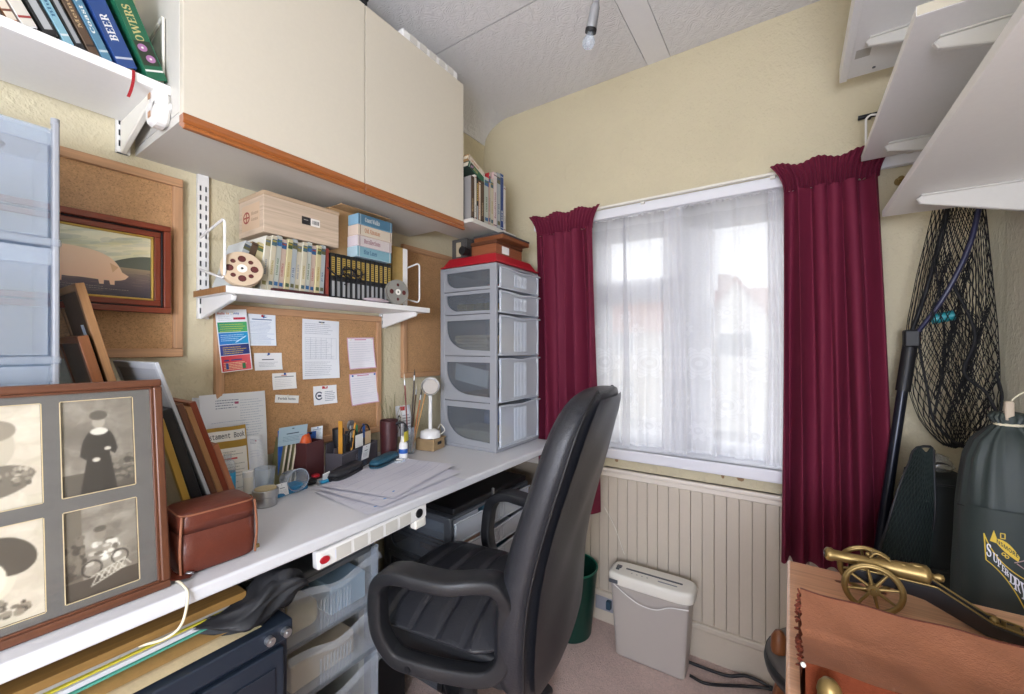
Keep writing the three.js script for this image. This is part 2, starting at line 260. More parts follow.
// net curtain
{
  const alpha = dataTex(1024, (u, v) => {                           // v = 0 at the hem; embroidered sprays in the lower half
    const t = 0.88 + 0.03 * fbm(u, v, 200, 200, 120, 1); let a = t;
    const cell = (cu, cv, r, s) => { const du = ((u * s - cu) % 1 + 1.5) % 1 - 0.5, dv = (v - cv) * 6; const q = Math.hypot(du * 1.1, dv), an = Math.atan2(dv, du); return q < r * (0.62 + 0.38 * Math.abs(Math.sin(an * 4))) && (q > r * 0.35 || q < r * 0.16) && Math.abs(Math.sin(q * 30 / r * 0.6)) > 0.25; };
    if (cell(0.5, 0.36, 0.42, 5) || cell(0, 0.2, 0.36, 5) || cell(0.5, 0.09, 0.25, 5) || cell(0.25, 0.5, 0.18, 5) || cell(0, 0.56, 0.16, 5)) a = 0.985;
    if (v < 0.012 || v > 0.955) a = 0.97; return a;
  }, 1);
  alpha.repeat.set(1, 1);
  const net = mat(0xf6f6f8, 0.95, { transmission: 0.62, thickness: 0, transparent: true, alphaMap: alpha, specularIntensity: 0.2 });
  const fold = (u) => 0.010 * Math.sin(u * 52 + 2 * Math.sin(u * 9)) + 0.006 * Math.sin(u * 101 + 1) + 0.004 * Math.sin(u * 171);
  const g = surf(420, 40, (u, v) => { const x = lerp(WX0 + 0.015, WX1 - 0.01, u), y = lerp(0.768, 1.752, v) + (v > 0.97 ? 0.004 * Math.sin(u * 240) : 0) + (v < 0.02 ? 0.005 * Math.abs(Math.sin(u * 63)) : 0); return [x + 0.006 * Math.sin(u * 60 + 3 * v), y, -1.766 + fold(u) * (0.6 + 0.6 * (1 - v)) ]; });
  const t = room('net_curtain', 'white embroidered net curtain covering the window', 'net curtain', [-0.3, 0.757, -1.75]);
  part(t, 'net', g, net);
  for (const [x0, x1, amp, k] of [[-0.435, -0.335, 0.007, 70], [-0.075, 0.0, 0.006, 90], [-0.60, -0.565, 0.004, 120]])   // gathered folds where the net doubles over
    part(t, 'gathered_fold', surf(40, 20, (u, v) => [lerp(x0, x1, u) + (0.5 - u) * 0.03 * v + 0.004 * Math.sin(v * 5), lerp(0.765, 1.75, v), -1.742 + amp * Math.sin(u * k * 0.2 + v * 2) * (1.2 - 0.4 * v)]), net);
  part(t, 'heading', surf(300, 4, (u, v) => [lerp(WX0 + 0.01, WX1 - 0.005, u), lerp(1.735, 1.766, v) + 0.002 * Math.sin(u * 190), -1.735 + 0.004 * Math.sin(u * 330)]), net);
  part(t, 'wire', tube([[WX0, 1.752, -1.745], [-0.3, 1.751, -1.745], [WX1, 1.752, -1.745]], 0.0015, 8, 5), M.ivory);
}
// velvet curtains
function drape(label, xa, xb, neck, low, zc, hem, phase, folds, lift) {
  const t = room('curtain', label, 'curtain', [(xa + xb) / 2, hem, zc], 'burgundy velvet curtains');
  const yN = 1.70, yT = 1.785, W = (u) => { const q = u * folds + phase; return Math.sin(q * 6.283 + 0.9 * Math.sin(q * 2.1)) * (0.75 + 0.35 * Math.sin(q * 1.7 + phase)); };
  const ex = (v, i) => { const a = [low[i], neck[i]]; return lerp(a[0], a[1], Math.pow(v, 1.6)); };
  part(t, 'cloth', surf(260, 60, (u, v) => { const x = lerp(ex(v, 0), ex(v, 1), u), amp = lerp(0.04, 0.016, v); return [x + 0.004 * Math.sin(u * 40 + v * 3), lerp(hem + 0.004 * Math.sin(u * 30 + phase), yN, v), zc + amp * W(u) + 0.005 * Math.sin(u * 23 + v * 5)]; }), M.velvet);
  part(t, 'gathered_heading', surf(340, 16, (u, v) => { const e = v * v, x = lerp(lerp(neck[0], xa, e), lerp(neck[1], xb, e), u); return [x, lerp(yN - 0.004, yT + lift * u, v) + 0.007 * v * v * Math.sin(u * 19 + phase), zc + 0.009 * Math.sin(u * folds * 3.6 * 6.283) * (0.85 - 0.35 * v) + 0.010 * v]; }), M.velvet);
  part(t, 'heading_tape', surf(120, 2, (u, v) => [lerp(neck[0] + 0.004, neck[1] - 0.004, u), lerp(1.715, 1.765, v), zc - 0.014]), M.ivory);
  for (let i = 0; i < 7; i++) { const x = lerp(neck[0] + 0.02, neck[1] - 0.02, i / 6); part(t, 'curtain_hook', tube([[x, 1.752, zc - 0.016], [x, 1.772, zc - 0.024], [x, 1.784, zc - 0.034], [x, 1.776, zc - 0.04]], 0.0015, 8, 4), M.ivory); }
}
drape('burgundy velvet curtain beside the grey drawer tower', -1.005, -0.66, [-0.968, -0.698], [-0.945, -0.672], -1.655, 0.49, 0.3, 5.5, 0);
drape('burgundy velvet curtain beside the landing net', -0.056, 0.262, [-0.018, 0.222], [-0.024, 0.258], -1.64, 0.485, 0.1, 5.6, 0);
// unseen lamp behind the camera, placed to even out the room light, and the spot on the ceiling in view
{
  const t = thing('unseen_globe_lamp', 'unseen round lamp on a floor stand behind the camera, placed to light the room evenly', 'lamp', [0.18, 0, 0.98]);
  part(t, 'glowing_globe', new THREE.SphereGeometry(0.24, 32, 20).translate(0, 1.15, 0), mat(0xffffff, 0.5, { emissive: 0xe1e9ff, emissiveIntensity: 1.2 }));
  part(t, 'pole', cyl(0.01, 0.01, 0.9, 0, 0.02, 0, 'y', 12), M.darkMetal); part(t, 'foot', cyl(0.12, 0.125, 0.02, 0, 0, 0, 'y', 28), M.darkMetal);
  const l = new THREE.PointLight(0xe1e9ff, UNSEEN_LAMP_POWER); l.name = 'unseen_globe_lamp_light'; l.position.set(0, 1.15, 0); l.castShadow = true; l.shadow.radius = 12; t.add(l);
}
{
  const t = room('ceiling_spotlight', 'silver gooseneck ceiling spotlight with an unlit clear bulb', 'lamp', [-0.43, YC, -1.0]);
  part(t, 'ceiling_plate', cyl(0.05, 0.055, 0.025, -0.36, YC - 0.025, -0.8), M.steel);
  const gp = []; for (let i = 0; i <= 20; i++) { const s = i / 20; gp.push([lerp(-0.36, -0.405, Math.min(1, s * 1.6)), lerp(YC - 0.02, 2.045, s), lerp(-0.8, -0.985, Math.min(1, s * 1.5))]); }
  part(t, 'gooseneck', tube(gp, 0.009, 40, 10), M.steel);
  part(t, 'lamp_holder', turn(lathe([[0, 0.045], [0.010, 0.044], [0.015, 0.03], [0.0165, -0.02], [0.0165, -0.03], [0.0, -0.03]], 20), 0.15, 0, -0.3).scale(0.8, 0.8, 0.8).translate(-0.413, 2.012, -0.985), mat(0x9a9b9e, 0.4, { metalness: 0.5 }));
  part(t, 'collar', turn(cyl(0.0178, 0.0178, 0.012, 0, -0.038, 0), 0.15, 0, -0.3).scale(0.8, 0.8, 0.8).translate(-0.413, 2.012, -0.985), M.black);
  part(t, 'bulb', turn(lathe([[0.011, -0.036], [0.012, -0.045], [0.019, -0.056], [0.021, -0.066], [0.017, -0.078], [0.008, -0.084], [0, -0.085]], 20), 0.15, 0, -0.3).scale(0.8, 0.8, 0.8).translate(-0.413, 2.012, -0.985), mat(0xeef4fa, 0.08, { transmission: 0.8, thickness: 0 }));
}
// ---------- desk wall ----------
function squiggle(g, x, y, w, h, n, color, bold = 1) { g.fillStyle = color; for (let i = 0; i < n; i++) { const yy = y + h * (i + 0.5) / n; let xx = x; const end = x + w * rr(0.7, 1); while (xx < end) { const L = rr(2, 9); g.fillRect(xx, yy, Math.min(L, end - xx), bold); xx += L + rr(1.5, 3); } } }
const P = {
  form: print(256, 360, (g, w, h) => { g.fillStyle = '#eceef2'; g.fillRect(0, 0, w, h); squiggle(g, 16, 20, 200, 70, 6, '#8a8f9c', 2); g.strokeStyle = '#a7abb5'; for (let i = 0; i < 6; i++) { g.strokeRect(20 + i * 36, 110, 36, 130); } squiggle(g, 24, 118, 200, 120, 11, '#9aa0ad', 2); squiggle(g, 16, 252, 220, 90, 8, '#8a8f9c', 2); g.fillStyle = '#5a6070'; g.fillRect(110, 10, 40, 8); }),
  receipt: print(256, 256, (g, w, h) => { g.fillStyle = '#f1eef3'; g.fillRect(0, 0, w, h); g.strokeStyle = '#d48fb0'; g.lineWidth = 5; g.strokeRect(4, 4, w - 8, h - 8); g.strokeStyle = '#c9cbd6'; g.lineWidth = 1; for (let y = 40; y < 240; y += 18) { g.beginPath(); g.moveTo(12, y); g.lineTo(244, y); g.stroke(); } squiggle(g, 20, 30, 200, 170, 9, '#b9bcc9', 2); g.fillStyle = '#c35a86'; g.fillRect(70, 14, 110, 6); }),
  card: print(256, 160, (g, w, h) => { g.fillStyle = '#f0f0f1'; g.fillRect(0, 0, w, h); g.fillStyle = '#565b66'; g.fillRect(70, 58, 110, 8); squiggle(g, 40, 80, 180, 50, 4, '#8d929c', 3); g.fillStyle = '#777'; g.fillRect(115, 16, 20, 8); }),
  card2: print(256, 160, (g, w, h) => { g.fillStyle = '#f2f0ee'; g.fillRect(0, 0, w, h); g.fillStyle = '#c2663a'; g.fillRect(95, 20, 60, 7); g.fillStyle = '#666b75'; g.fillRect(24, 34, 206, 7); squiggle(g, 24, 54, 200, 84, 5, '#a4a8b0', 2); }),
  leaf: print(256, 330, (g, w, h) => { g.fillStyle = '#e9eff6'; g.fillRect(0, 0, w, h); g.fillStyle = '#3b6fb4'; g.beginPath(); g.moveTo(128, 22); g.lineTo(160, 10); g.lineTo(150, 26); g.lineTo(180, 30); g.lineTo(140, 42); g.fill(); g.font = 'bold 20px sans-serif'; g.fillStyle = '#44618f'; g.fillRect(40, 52, 180, 9); squiggle(g, 24, 74, 205, 120, 9, '#7d93b5', 3); g.fillStyle = '#8fa4c2'; g.fillRect(16, 204, 224, 3); g.fillRect(16, 262, 224, 3); squiggle(g, 24, 212, 205, 44, 4, '#7d93b5', 3); squiggle(g, 24, 272, 205, 44, 4, '#93a6c4', 3); }),
  flyer: print(256, 512, (g, w, h) => {
    g.fillStyle = '#f4f4f6'; g.fillRect(0, 0, w, h); g.font = 'bold 24px sans-serif'; g.fillStyle = '#c0452f'; g.fillText('Hello', 14, 40); g.fillStyle = '#d98a1f'; g.fillText('to', 86, 40); g.fillStyle = '#2d4f9e'; g.fillText('Sunny', 120, 40); g.fillStyle = '#c3263a'; g.fillRect(140, 66, 100, 18); squiggle(g, 20, 52, 110, 40, 3, '#888', 2);
    const band = (y0, y1, c0, c1) => { const gr = g.createLinearGradient(0, 0, w, 0); gr.addColorStop(0, c0); gr.addColorStop(1, c1); g.fillStyle = gr; g.fillRect(8, y0, w - 16, y1 - y0); };
    band(104, 186, '#2a8f6a', '#54b26a'); squiggle(g, 24, 112, 210, 70, 4, '#e4d34b', 5); band(190, 286, '#2a74c0', '#1d9ccf'); squiggle(g, 24, 200, 200, 60, 4, '#cfe6f6', 5); g.fillStyle = '#bfe0f4'; for (let i = 0; i < 3; i++) { g.beginPath(); g.ellipse(160 + i * 26, 262 - i * 14, 26, 5, -0.5, 0, 7); g.fill(); } band(290, 376, '#38458f', '#27356e'); squiggle(g, 30, 300, 200, 66, 4, '#d8b54a', 7); band(380, 506, '#c7343f', '#e0636a'); g.fillStyle = '#2f3f7a'; g.fillRect(30, 412, 40, 12); g.fillRect(88, 412, 90, 10); squiggle(g, 24, 430, 205, 66, 5, '#f2d7a8', 7); g.fillStyle = '#35508a'; g.fillRect(40, 440, 22, 50); g.fillStyle = '#3d7a4f'; g.fillRect(176, 450, 26, 46); }),
  ident: print(256, 190, (g, w, h) => { g.fillStyle = '#f3f3f4'; g.fillRect(0, 0, w, h); g.fillStyle = '#c33a3f'; g.fillRect(95, 6, 60, 26); g.strokeStyle = '#4a5064'; g.lineWidth = 12; g.beginPath(); g.arc(62, 100, 36, 0.6, 5.6); g.stroke(); g.fillStyle = '#4a5064'; g.fillRect(46, 90, 40, 20); squiggle(g, 124, 52, 115, 110, 6, '#777c8c', 6); }),
  strip: print(256, 80, (g, w, h) => { g.fillStyle = '#f0efec'; g.fillRect(0, 0, w, h); g.fillStyle = '#484d58'; g.font = 'bold 30px serif'; g.fillText('Parish Notes', 30, 48); }),
  doc: print(256, 384, (g, w, h) => { g.fillStyle = '#e9ebef'; g.fillRect(0, 0, w, h); squiggle(g, 60, 20, 90, 40, 4, '#5f6a85', 3); g.fillStyle = '#a5426a'; g.fillRect(130, 34, 14, 9); squiggle(g, 40, 100, 170, 60, 3, '#a6b0c6', 2); squiggle(g, 150, 24, 96, 350, 34, '#aab4c8', 2); }),
  deed: print(256, 320, (g, w, h) => { g.fillStyle = '#efe9dd'; g.fillRect(0, 0, w, h); g.fillStyle = '#b08a33'; g.fillRect(0, 0, w, 18); g.fillRect(0, 68, w, 34); g.fillRect(w - 8, 0, 8, h); g.fillStyle = '#efece4'; g.fillRect(0, 18, w - 8, 50); g.fillStyle = '#4a4a4c'; g.font = 'bold 32px monospace'; g.fillText('Testament Book', 6, 54, 236); squiggle(g, 12, 112, 220, 28, 2, '#8a857a', 3); g.fillStyle = '#c0504a'; g.fillRect(80, 150, 110, 8); squiggle(g, 12, 172, 220, 130, 9, '#9a958a', 3); }),
  plan: print(512, 384, (g, w, h) => { g.fillStyle = '#d3d2da'; g.fillRect(0, 0, w, h); g.fillStyle = 'rgba(150,152,170,0.35)'; for (let i = 0; i < 60; i++) { g.fillRect(rr(0, w), rr(0, h), rr(10, 70), rr(1, 2)); } g.strokeStyle = '#a5a6b8'; g.lineWidth = 1.5; for (let i = 0; i < 5; i++) { g.beginPath(); g.moveTo(20, 60 + i * 62); g.bezierCurveTo(150, 20 + i * 62, 300, 110 + i * 62, 500, 50 + i * 62); g.stroke(); } squiggle(g, 24, 24, 240, 90, 7, '#9c9db2', 2); squiggle(g, 260, 180, 220, 120, 8, '#a3a4b8', 2); g.fillStyle = '#3a86c8'; g.fillRect(60, 330, 14, 8); }),
  pig: print(512, 310, (g, w, h) => {
    const s = g.createLinearGradient(0, 0, w, 0); s.addColorStop(0, '#dcd7bc'); s.addColorStop(0.5, '#ebe2bd'); s.addColorStop(1, '#e6d8b4'); g.fillStyle = s; g.fillRect(0, 0, w, 170);
    for (let i = 0; i < 90; i++) { g.fillStyle = pick(['rgba(190,190,150,.25)', 'rgba(220,205,150,.25)', 'rgba(160,165,150,.22)']); g.beginPath(); g.ellipse(rr(60, w), rr(0, 150), rr(20, 80), rr(4, 14), -0.2, 0, 7); g.fill(); }
    g.fillStyle = '#5f6152'; g.beginPath(); g.moveTo(330, 160); g.quadraticCurveTo(430, 100, 512, 96); g.lineTo(512, 190); g.lineTo(330, 180); g.fill();
    const gr = g.createLinearGradient(0, 165, 0, h); gr.addColorStop(0, '#a08a6a'); gr.addColorStop(0.35, '#6d5a56'); gr.addColorStop(1, '#3c3640'); g.fillStyle = gr; g.fillRect(0, 165, w, h - 165);
    for (let i = 0; i < 120; i++) { g.fillStyle = pick(['rgba(110,90,84,.3)', 'rgba(60,54,64,.3)', 'rgba(160,138,110,.25)']); g.fillRect(rr(0, w), rr(175, h), rr(20, 90), rr(1, 4)); }
    g.fillStyle = '#7a6660'; g.fillRect(0, 50, 150, 120); g.fillStyle = '#57424c'; g.beginPath(); g.moveTo(0, 0); g.lineTo(96, 10); g.lineTo(160, 56); g.lineTo(0, 60); g.fill();
    const b = g.createLinearGradient(0, 90, 0, 240); b.addColorStop(0, '#f5cfa8'); b.addColorStop(1, '#eab890'); g.fillStyle = b;
    for (const x of [120, 160, 305, 345]) { g.beginPath(); g.moveTo(x, 215); g.lineTo(x + 26, 215); g.lineTo(x + 24, 256); g.lineTo(x + 8, 256); g.fill(); }
    g.beginPath(); g.moveTo(84, 160); g.bezierCurveTo(90, 84, 180, 84, 250, 92); g.bezierCurveTo(330, 98, 380, 130, 398, 190); g.lineTo(424, 208); g.lineTo(410, 224); g.bezierCurveTo(370, 246, 300, 232, 240, 232); g.bezierCurveTo(170, 236, 84, 230, 84, 160); g.fill();
    g.fillStyle = '#dba87c'; g.beginPath(); g.moveTo(352, 150); g.lineTo(384, 168); g.lineTo(362, 196); g.fill(); g.fillStyle = '#b9b2a0'; squiggle(g, 10, 262, 420, 20, 2, '#9d927c', 2);
  }),
  sepia: [0, 1, 2, 3].map((k) => print(52, 78, (g, w, h) => { g.scale(52 / 256, 78 / 384); w = 256; h = 384;
    const bg = k === 0 || k === 3 ? '#c9bfa8' : '#8a8375'; g.fillStyle = bg; g.fillRect(0, 0, w, h);
    for (let i = 0; i < 160; i++) { g.fillStyle = pick(k === 0 || k === 3 ? ['rgba(214,204,184,.3)', 'rgba(186,176,154,.25)'] : ['rgba(160,152,138,.25)', 'rgba(110,102,90,.25)']); g.beginPath(); g.ellipse(rr(0, w), rr(0, h), rr(20, 70), rr(14, 50), 0, 0, 7); g.fill(); }
    const blob = (x, y, a, b, c) => { g.fillStyle = c; g.beginPath(); g.ellipse(x, y, a, b, 0, 0, 7); g.fill(); };
    if (k === 1) { // standing figure in a long dark dress
      g.fillStyle = '#5a5348'; g.fillRect(0, 300, w, 84); for (let i = 0; i < 60; i++) blob(rr(150, 250), rr(250, 350), rr(5, 16), rr(4, 12), pick(['#6d665a', '#4d473e', '#7d7566']));
      g.fillStyle = '#37322b'; g.beginPath(); g.moveTo(100, 130); g.quadraticCurveTo(70, 150, 62, 230); g.lineTo(84, 250); g.lineTo(92, 210); g.lineTo(60, 384); g.lineTo(190, 384); g.lineTo(166, 220); g.lineTo(186, 236); g.lineTo(196, 214); g.quadraticCurveTo(184, 140, 160, 130); g.fill();
      blob(130, 92, 24, 30, '#a89f8e'); blob(130, 66, 32, 20, '#5c554a'); blob(131, 134, 32, 16, '#d8d2c2'); blob(118, 252, 14, 9, '#c9c2b0'); blob(160, 210, 13, 8, '#c9c2b0');
    } else if (k === 2) { // child in a wicker pram
      g.fillStyle = '#6b6355'; g.fillRect(0, 0, 60, h); g.fillStyle = '#50483d'; g.fillRect(0, 310, w, 74); for (let i = 0; i < 40; i++) blob(rr(0, 60), rr(120, 300), rr(6, 18), rr(6, 18), pick(['#5b5347', '#4b4439', '#776e5f']));
      blob(122, 128, 20, 24, '#8d8474'); blob(122, 104, 22, 13, '#5d564a'); for (let i = 0; i < 18; i++) blob(rr(80, 180), rr(160, 250), rr(9, 20), rr(7, 16), pick(['#d9d3c4', '#bdb5a4', '#e6e0d2', '#6a6256']));
      g.strokeStyle = '#3d372f'; g.lineWidth = 6; g.beginPath(); g.arc(90, 270, 34, 0, 7); g.stroke(); g.beginPath(); g.arc(190, 250, 30, 0, 7); g.stroke(); g.strokeStyle = '#cbc3b1'; g.lineWidth = 5; for (let i = 0; i < 5; i++) { g.beginPath(); g.moveTo(90 + i * 24, 340 - i * 8); g.lineTo(112 + i * 24, 300 - i * 8); g.lineTo(134 + i * 24, 330 - i * 8); g.stroke(); } g.beginPath(); g.moveTo(84, 346); g.lineTo(212, 300); g.stroke(); g.beginPath(); g.moveTo(84, 306); g.lineTo(212, 262); g.stroke();
    } else if (k === 0) { blob(120, 150, 60, 80, '#b7ad98'); blob(120, 90, 64, 40, '#8f8573'); g.fillStyle = '#6f6759'; g.beginPath(); g.moveTo(40, 300); g.quadraticCurveTo(90, 220, 150, 220); g.quadraticCurveTo(230, 230, 240, 262); g.lineTo(210, 310); g.quadraticCurveTo(120, 360, 40, 330); g.fill(); for (let i = 0; i < 20; i++) blob(rr(120, 230), rr(235, 300), rr(5, 14), rr(4, 10), pick(['#8d8473', '#5d564a', '#b4aa96']));
    } else { blob(110, 190, 70, 92, '#cfc5ae'); g.fillStyle = '#4e463b'; g.beginPath(); g.ellipse(150, 120, 95, 70, 0.6, 0, 7); g.fill(); blob(105, 200, 46, 66, '#d9cfb8'); for (let i = 0; i < 24; i++) blob(rr(60, 230), rr(290, 350), rr(6, 18), rr(6, 14), pick(['#6b6254', '#8a806e', '#4d463b'])); }
  })),
  barcode: print(128, 64, (g, w, h) => { g.fillStyle = '#2a2728'; g.fillRect(0, 0, 62, h); g.fillStyle = '#b8b2a8'; g.fillRect(14, 22, 30, 5); g.fillStyle = '#e9e4dc'; g.fillRect(64, 0, 64, h); g.fillStyle = '#333'; for (let x = 72; x < 122; x += 4) g.fillRect(x, 16, rr(1, 3), 32); }),
  boxmark: print(160, 128, (g, w, h) => { g.fillStyle = '#cdb194'; g.fillRect(0, 0, w, h); g.strokeStyle = '#96463c'; g.lineWidth = 8; g.beginPath(); g.arc(42, 62, 26, 0, 7); g.stroke(); g.beginPath(); g.moveTo(20, 62); g.lineTo(64, 62); g.moveTo(42, 38); g.lineTo(42, 86); g.stroke(); g.fillStyle = '#9a8068'; g.font = 'bold 22px serif'; g.fillText('Home', 84, 56); g.fillText('Gems', 84, 86); }),
};
// a sheet of spines: each column is one spine, read from the bottom up
const SP = [['#d6d0c0', '#6b7f9a', '#8f8a5a'], ['#dad3be', '#a89a4a', '#4a6b7a'], ['#c8cec8', '#5a7a58', '#3a6ea8'], ['#d0bcb0', '#a34a44', '#2f67a0'], ['#d8cda6', '#b39a3c', '#51684a'], ['#bac4cc', '#4a5f86', '#6a6a4a'], ['#1d1d20', '#c9aa52', '#b9bec6'], ['#202226', '#d3b968', '#a8adb5'], ['#5d8fb0', '#ffffff', '#cfe2ee'], ['#efe5d6', '#c8703a', '#7a4a3a'], ['#eae2e6', '#8a3a58', '#6a2a48'], ['#8fc0d6', '#34648c', '#e4eef4'], ['#1e6a4c', '#d9c98a', '#ffffff'], ['#2c4f94', '#ffffff', '#cfd8ea'], ['#5f4a3a', '#c9b08a', '#2a1d16'], ['#e9e6e0', '#6f7076', '#a33a3a']];
P.spines = print(1024, 512, (g, w, h) => { const c = w / 16; SP.forEach((s, i) => {
  g.fillStyle = s[0]; g.fillRect(i * c, 0, c, h); const x = i * c;
  if (i < 6) { g.fillStyle = s[2]; g.fillRect(x, h * 0.06, c, h * 0.12); g.fillStyle = s[1]; g.fillRect(x + 8, h * 0.08, c - 16, h * 0.03); g.save(); g.translate(x + c * 0.66, h * 0.72); g.rotate(-Math.PI / 2); g.font = 'bold 30px sans-serif'; g.fillStyle = s[1]; g.fillText(['RAILWAYS', 'GARDENS', 'STEAM AGE', 'CLASSICS', 'HOLIDAYS', 'AT SEA'][i], 0, 0); g.restore(); g.fillStyle = s[2]; g.fillRect(x + 10, h * 0.84, c - 20, h * 0.07); }
  else if (i < 8) { g.fillStyle = s[1]; g.fillRect(x + 10, h * 0.08, c - 20, h * 0.42); g.fillStyle = s[0]; for (let k = 0; k < 8; k++) g.fillRect(x + 16, h * (0.11 + 0.047 * k), c - 32, 7); g.fillStyle = s[2]; g.fillRect(x + 14, h * 0.62, c - 28, h * 0.34); }
  else { g.save(); g.translate(x + c * 0.68, h * 0.82); g.rotate(-Math.PI / 2); g.font = 'bold 36px serif'; g.fillStyle = s[1]; g.fillText(['Coast Walks', 'Old Almanac', 'Recollections', 'Blue Lanes', 'FLOWERS', 'BEER', 'Memoirs', 'Atlas'][i - 8], 0, 0, 340); g.restore(); g.fillStyle = s[2]; g.fillRect(x, h * 0.04, c, 8); g.fillRect(x, h * 0.93, c, 8); if (i === 12) { g.fillStyle = '#2f3b2c'; g.fillRect(x + 6, h * 0.72, c - 12, 92); for (const [px, py] of [[0.4, 0.77], [0.58, 0.85]]) { g.fillStyle = '#b77fb8'; g.beginPath(); g.arc(x + c * px, h * py, 15, 0, 7); g.fill(); g.fillStyle = '#fff'; g.beginPath(); g.arc(x + c * px, h * py, 4, 0, 7); g.fill(); } } }
}); });
const spineMat = mat(0xdcd8d0, 0.5, { map: P.spines });
function spinePlate(k, w, h) { const g = new THREE.PlaneGeometry(w, h); const uv = g.attributes.uv; for (let i = 0; i < uv.count; i++) uv.setX(i, (k + 0.04 + uv.getX(i) * 0.92) / 16); return g; }   // faces +z
// a book or case with its spine on +x, standing on its base; depth runs back to -x, thickness along z
function volume(name, label, category, k, thick, high, deep, at, rot, group, cover, kind = 'book') {
  const t = thing(name, label, category, at, 0, group); t.rotation.set(...rot);
  if (kind === 'case') { part(t, 'case', box(deep, high, thick, 0.0015).translate(-deep / 2, 0, 0), cover); }
  else { part(t, 'cover', [bb(-deep, 0, 0, high, -thick / 2, -thick / 2 + 0.002, 0.0006), bb(-deep, 0, 0, high, thick / 2 - 0.002, thick / 2, 0.0006), bb(-0.002, 0, 0, high, -thick / 2, thick / 2, 0.0008)], cover); part(t, 'pages', bb(-deep + 0.004, -0.002, 0.003, high - 0.003, -thick / 2 + 0.002, thick / 2 - 0.002, 0), M.pages); }
  part(t, kind === 'case' ? 'sleeve_print' : 'spine_print', spinePlate(k, thick * 0.94, high * 0.985).rotateY(Math.PI / 2).translate(0.0004, high / 2, 0), spineMat);
  return t;
}
function upright(name, label, x, z, y0, y1, face, group) {           // slotted shelf upright; face +1 looks to +x, -1 to -x
  const w = 0.025, holes = []; for (let y = y0 + 0.014; y < y1 - 0.02; y += 0.0255) for (const c of [-0.0065, 0.0065]) holes.push([[c - 0.0023, y], [c + 0.0023, y], [c + 0.0023, y + 0.015], [c - 0.0023, y + 0.015]]);
  const t = room(name, label, 'upright', [x, y0, z], group);
  part(t, 'slotted_face', poly([[-w / 2, y0], [w / 2, y0], [w / 2, y1], [-w / 2, y1]], 0.002, 0, holes).rotateY(face * Math.PI / 2).translate(x + face * 0.011, 0, z), M.white);
  part(t, 'channel', [bb(x, x + face * 0.011, y0, y1, z - w / 2, z - w / 2 + 0.002, 0), bb(x, x + face * 0.011, y0, y1, z + w / 2 - 0.002, z + w / 2, 0)], M.white);
  part(t, 'back', bb(x, x + face * 0.001, y0, y1, z - w / 2, z + w / 2, 0), M.darkGreyPlastic);
}
const bracketShape = (L, hw, hf) => poly([[0, 0], [L - 0.01, 0], [L, -hf * 0.4], [L - 0.006, -hf], [0, -hw]], 0.012, 0.002);   // top at y = 0, wall at x = 0
upright('shelf_upright', 'white slotted upright beside the small cork board, under the wall cupboard', XL, -0.473, 1.262, 1.652, 1, 'slotted wall uprights');
upright('shelf_upright', 'white slotted upright behind the video shelf, nearest the grey drawer tower', XL, -1.075, 1.262, 1.652, 1, 'slotted wall uprights');
upright('shelf_upright', 'white slotted upright under the high book shelf', XL, -0.31, 1.648, 1.735, 1, 'slotted wall uprights');
{ // shelf of videos
  const t = room('wall_shelf', 'white shelf of video cases above the pinned cork board', 'shelf', [XL, 1.317, -0.79], 'white wall shelves');
  part(t, 'board', bb(XL + 0.012, -1.136, 1.317, 1.335, -1.139, -0.452, 0.0015), M.white); part(t, 'end_edge', bb(XL + 0.012, -1.1365, 1.318, 1.334, -0.4525, -0.4495, 0.0005), M.oak, 'bare brown end edge');
  for (const z of [-0.473, -1.075]) { const b = part(t, 'bracket', bracketShape(0.185, 0.055, 0.016).translate(XL + 0.012, 1.317, z), M.white); }
}
{ // high shelf of books
  const t = room('wall_shelf', 'white shelf of leaning books beside the wall cupboard', 'shelf', [XL, 1.705, 0], 'white wall shelves');
  part(t, 'board', bb(XL + 0.012, -1.10, 1.722, 1.741, -0.334, 0.5, 0.0015), M.white);
  part(t, 'bracket', bracketShape(0.2, 0.075, 0.02).translate(XL + 0.012, 1.722, -0.31), M.ivory);
  part(t, 'bracket', bracketShape(0.2, 0.075, 0.02).translate(XL + 0.012, 1.722, 0.3), M.ivory);
}
{ // wall cupboard
  const t = room('wall_cupboard', 'cream two-door wall cupboard with a wooden bottom rail', 'cupboard', [XL, 1.65, -0.776]);
  part(t, 'carcass', [bb(XL, -1.056, 1.653, 1.672, -1.217, -0.334, 0.001), bb(XL, -1.056, 2.17, 2.188, -1.217, -0.334, 0.001), bb(XL, -1.056, 1.673, 2.169, -0.352, -0.334, 0.001), bb(XL, -1.056, 1.673, 2.169, -1.217, -1.199, 0.001), bb(XL, XL + 0.006, 1.674, 2.168, -1.198, -0.353, 0)], M.greyWhite);
  for (const [z0, z1] of [[-0.334, -0.7735], [-0.7765, -1.217]]) { const d = part(t, 'door', bb(-1.055, -1.036, 1.666, 2.19, z0, z1, 0.0015), M.cream); sub(d, 'handle_rail', poly([[-1.056, 1.666], [-1.035, 1.666], [-1.033, 1.652], [-1.036, 1.646], [-1.029, 1.641], [-1.03, 1.634], [-1.038, 1.633], [-1.046, 1.64], [-1.056, 1.645]], Math.abs(z1 - z0), 0.0008).translate(0, 0, (z0 + z1) / 2), M.trimWood); }
}
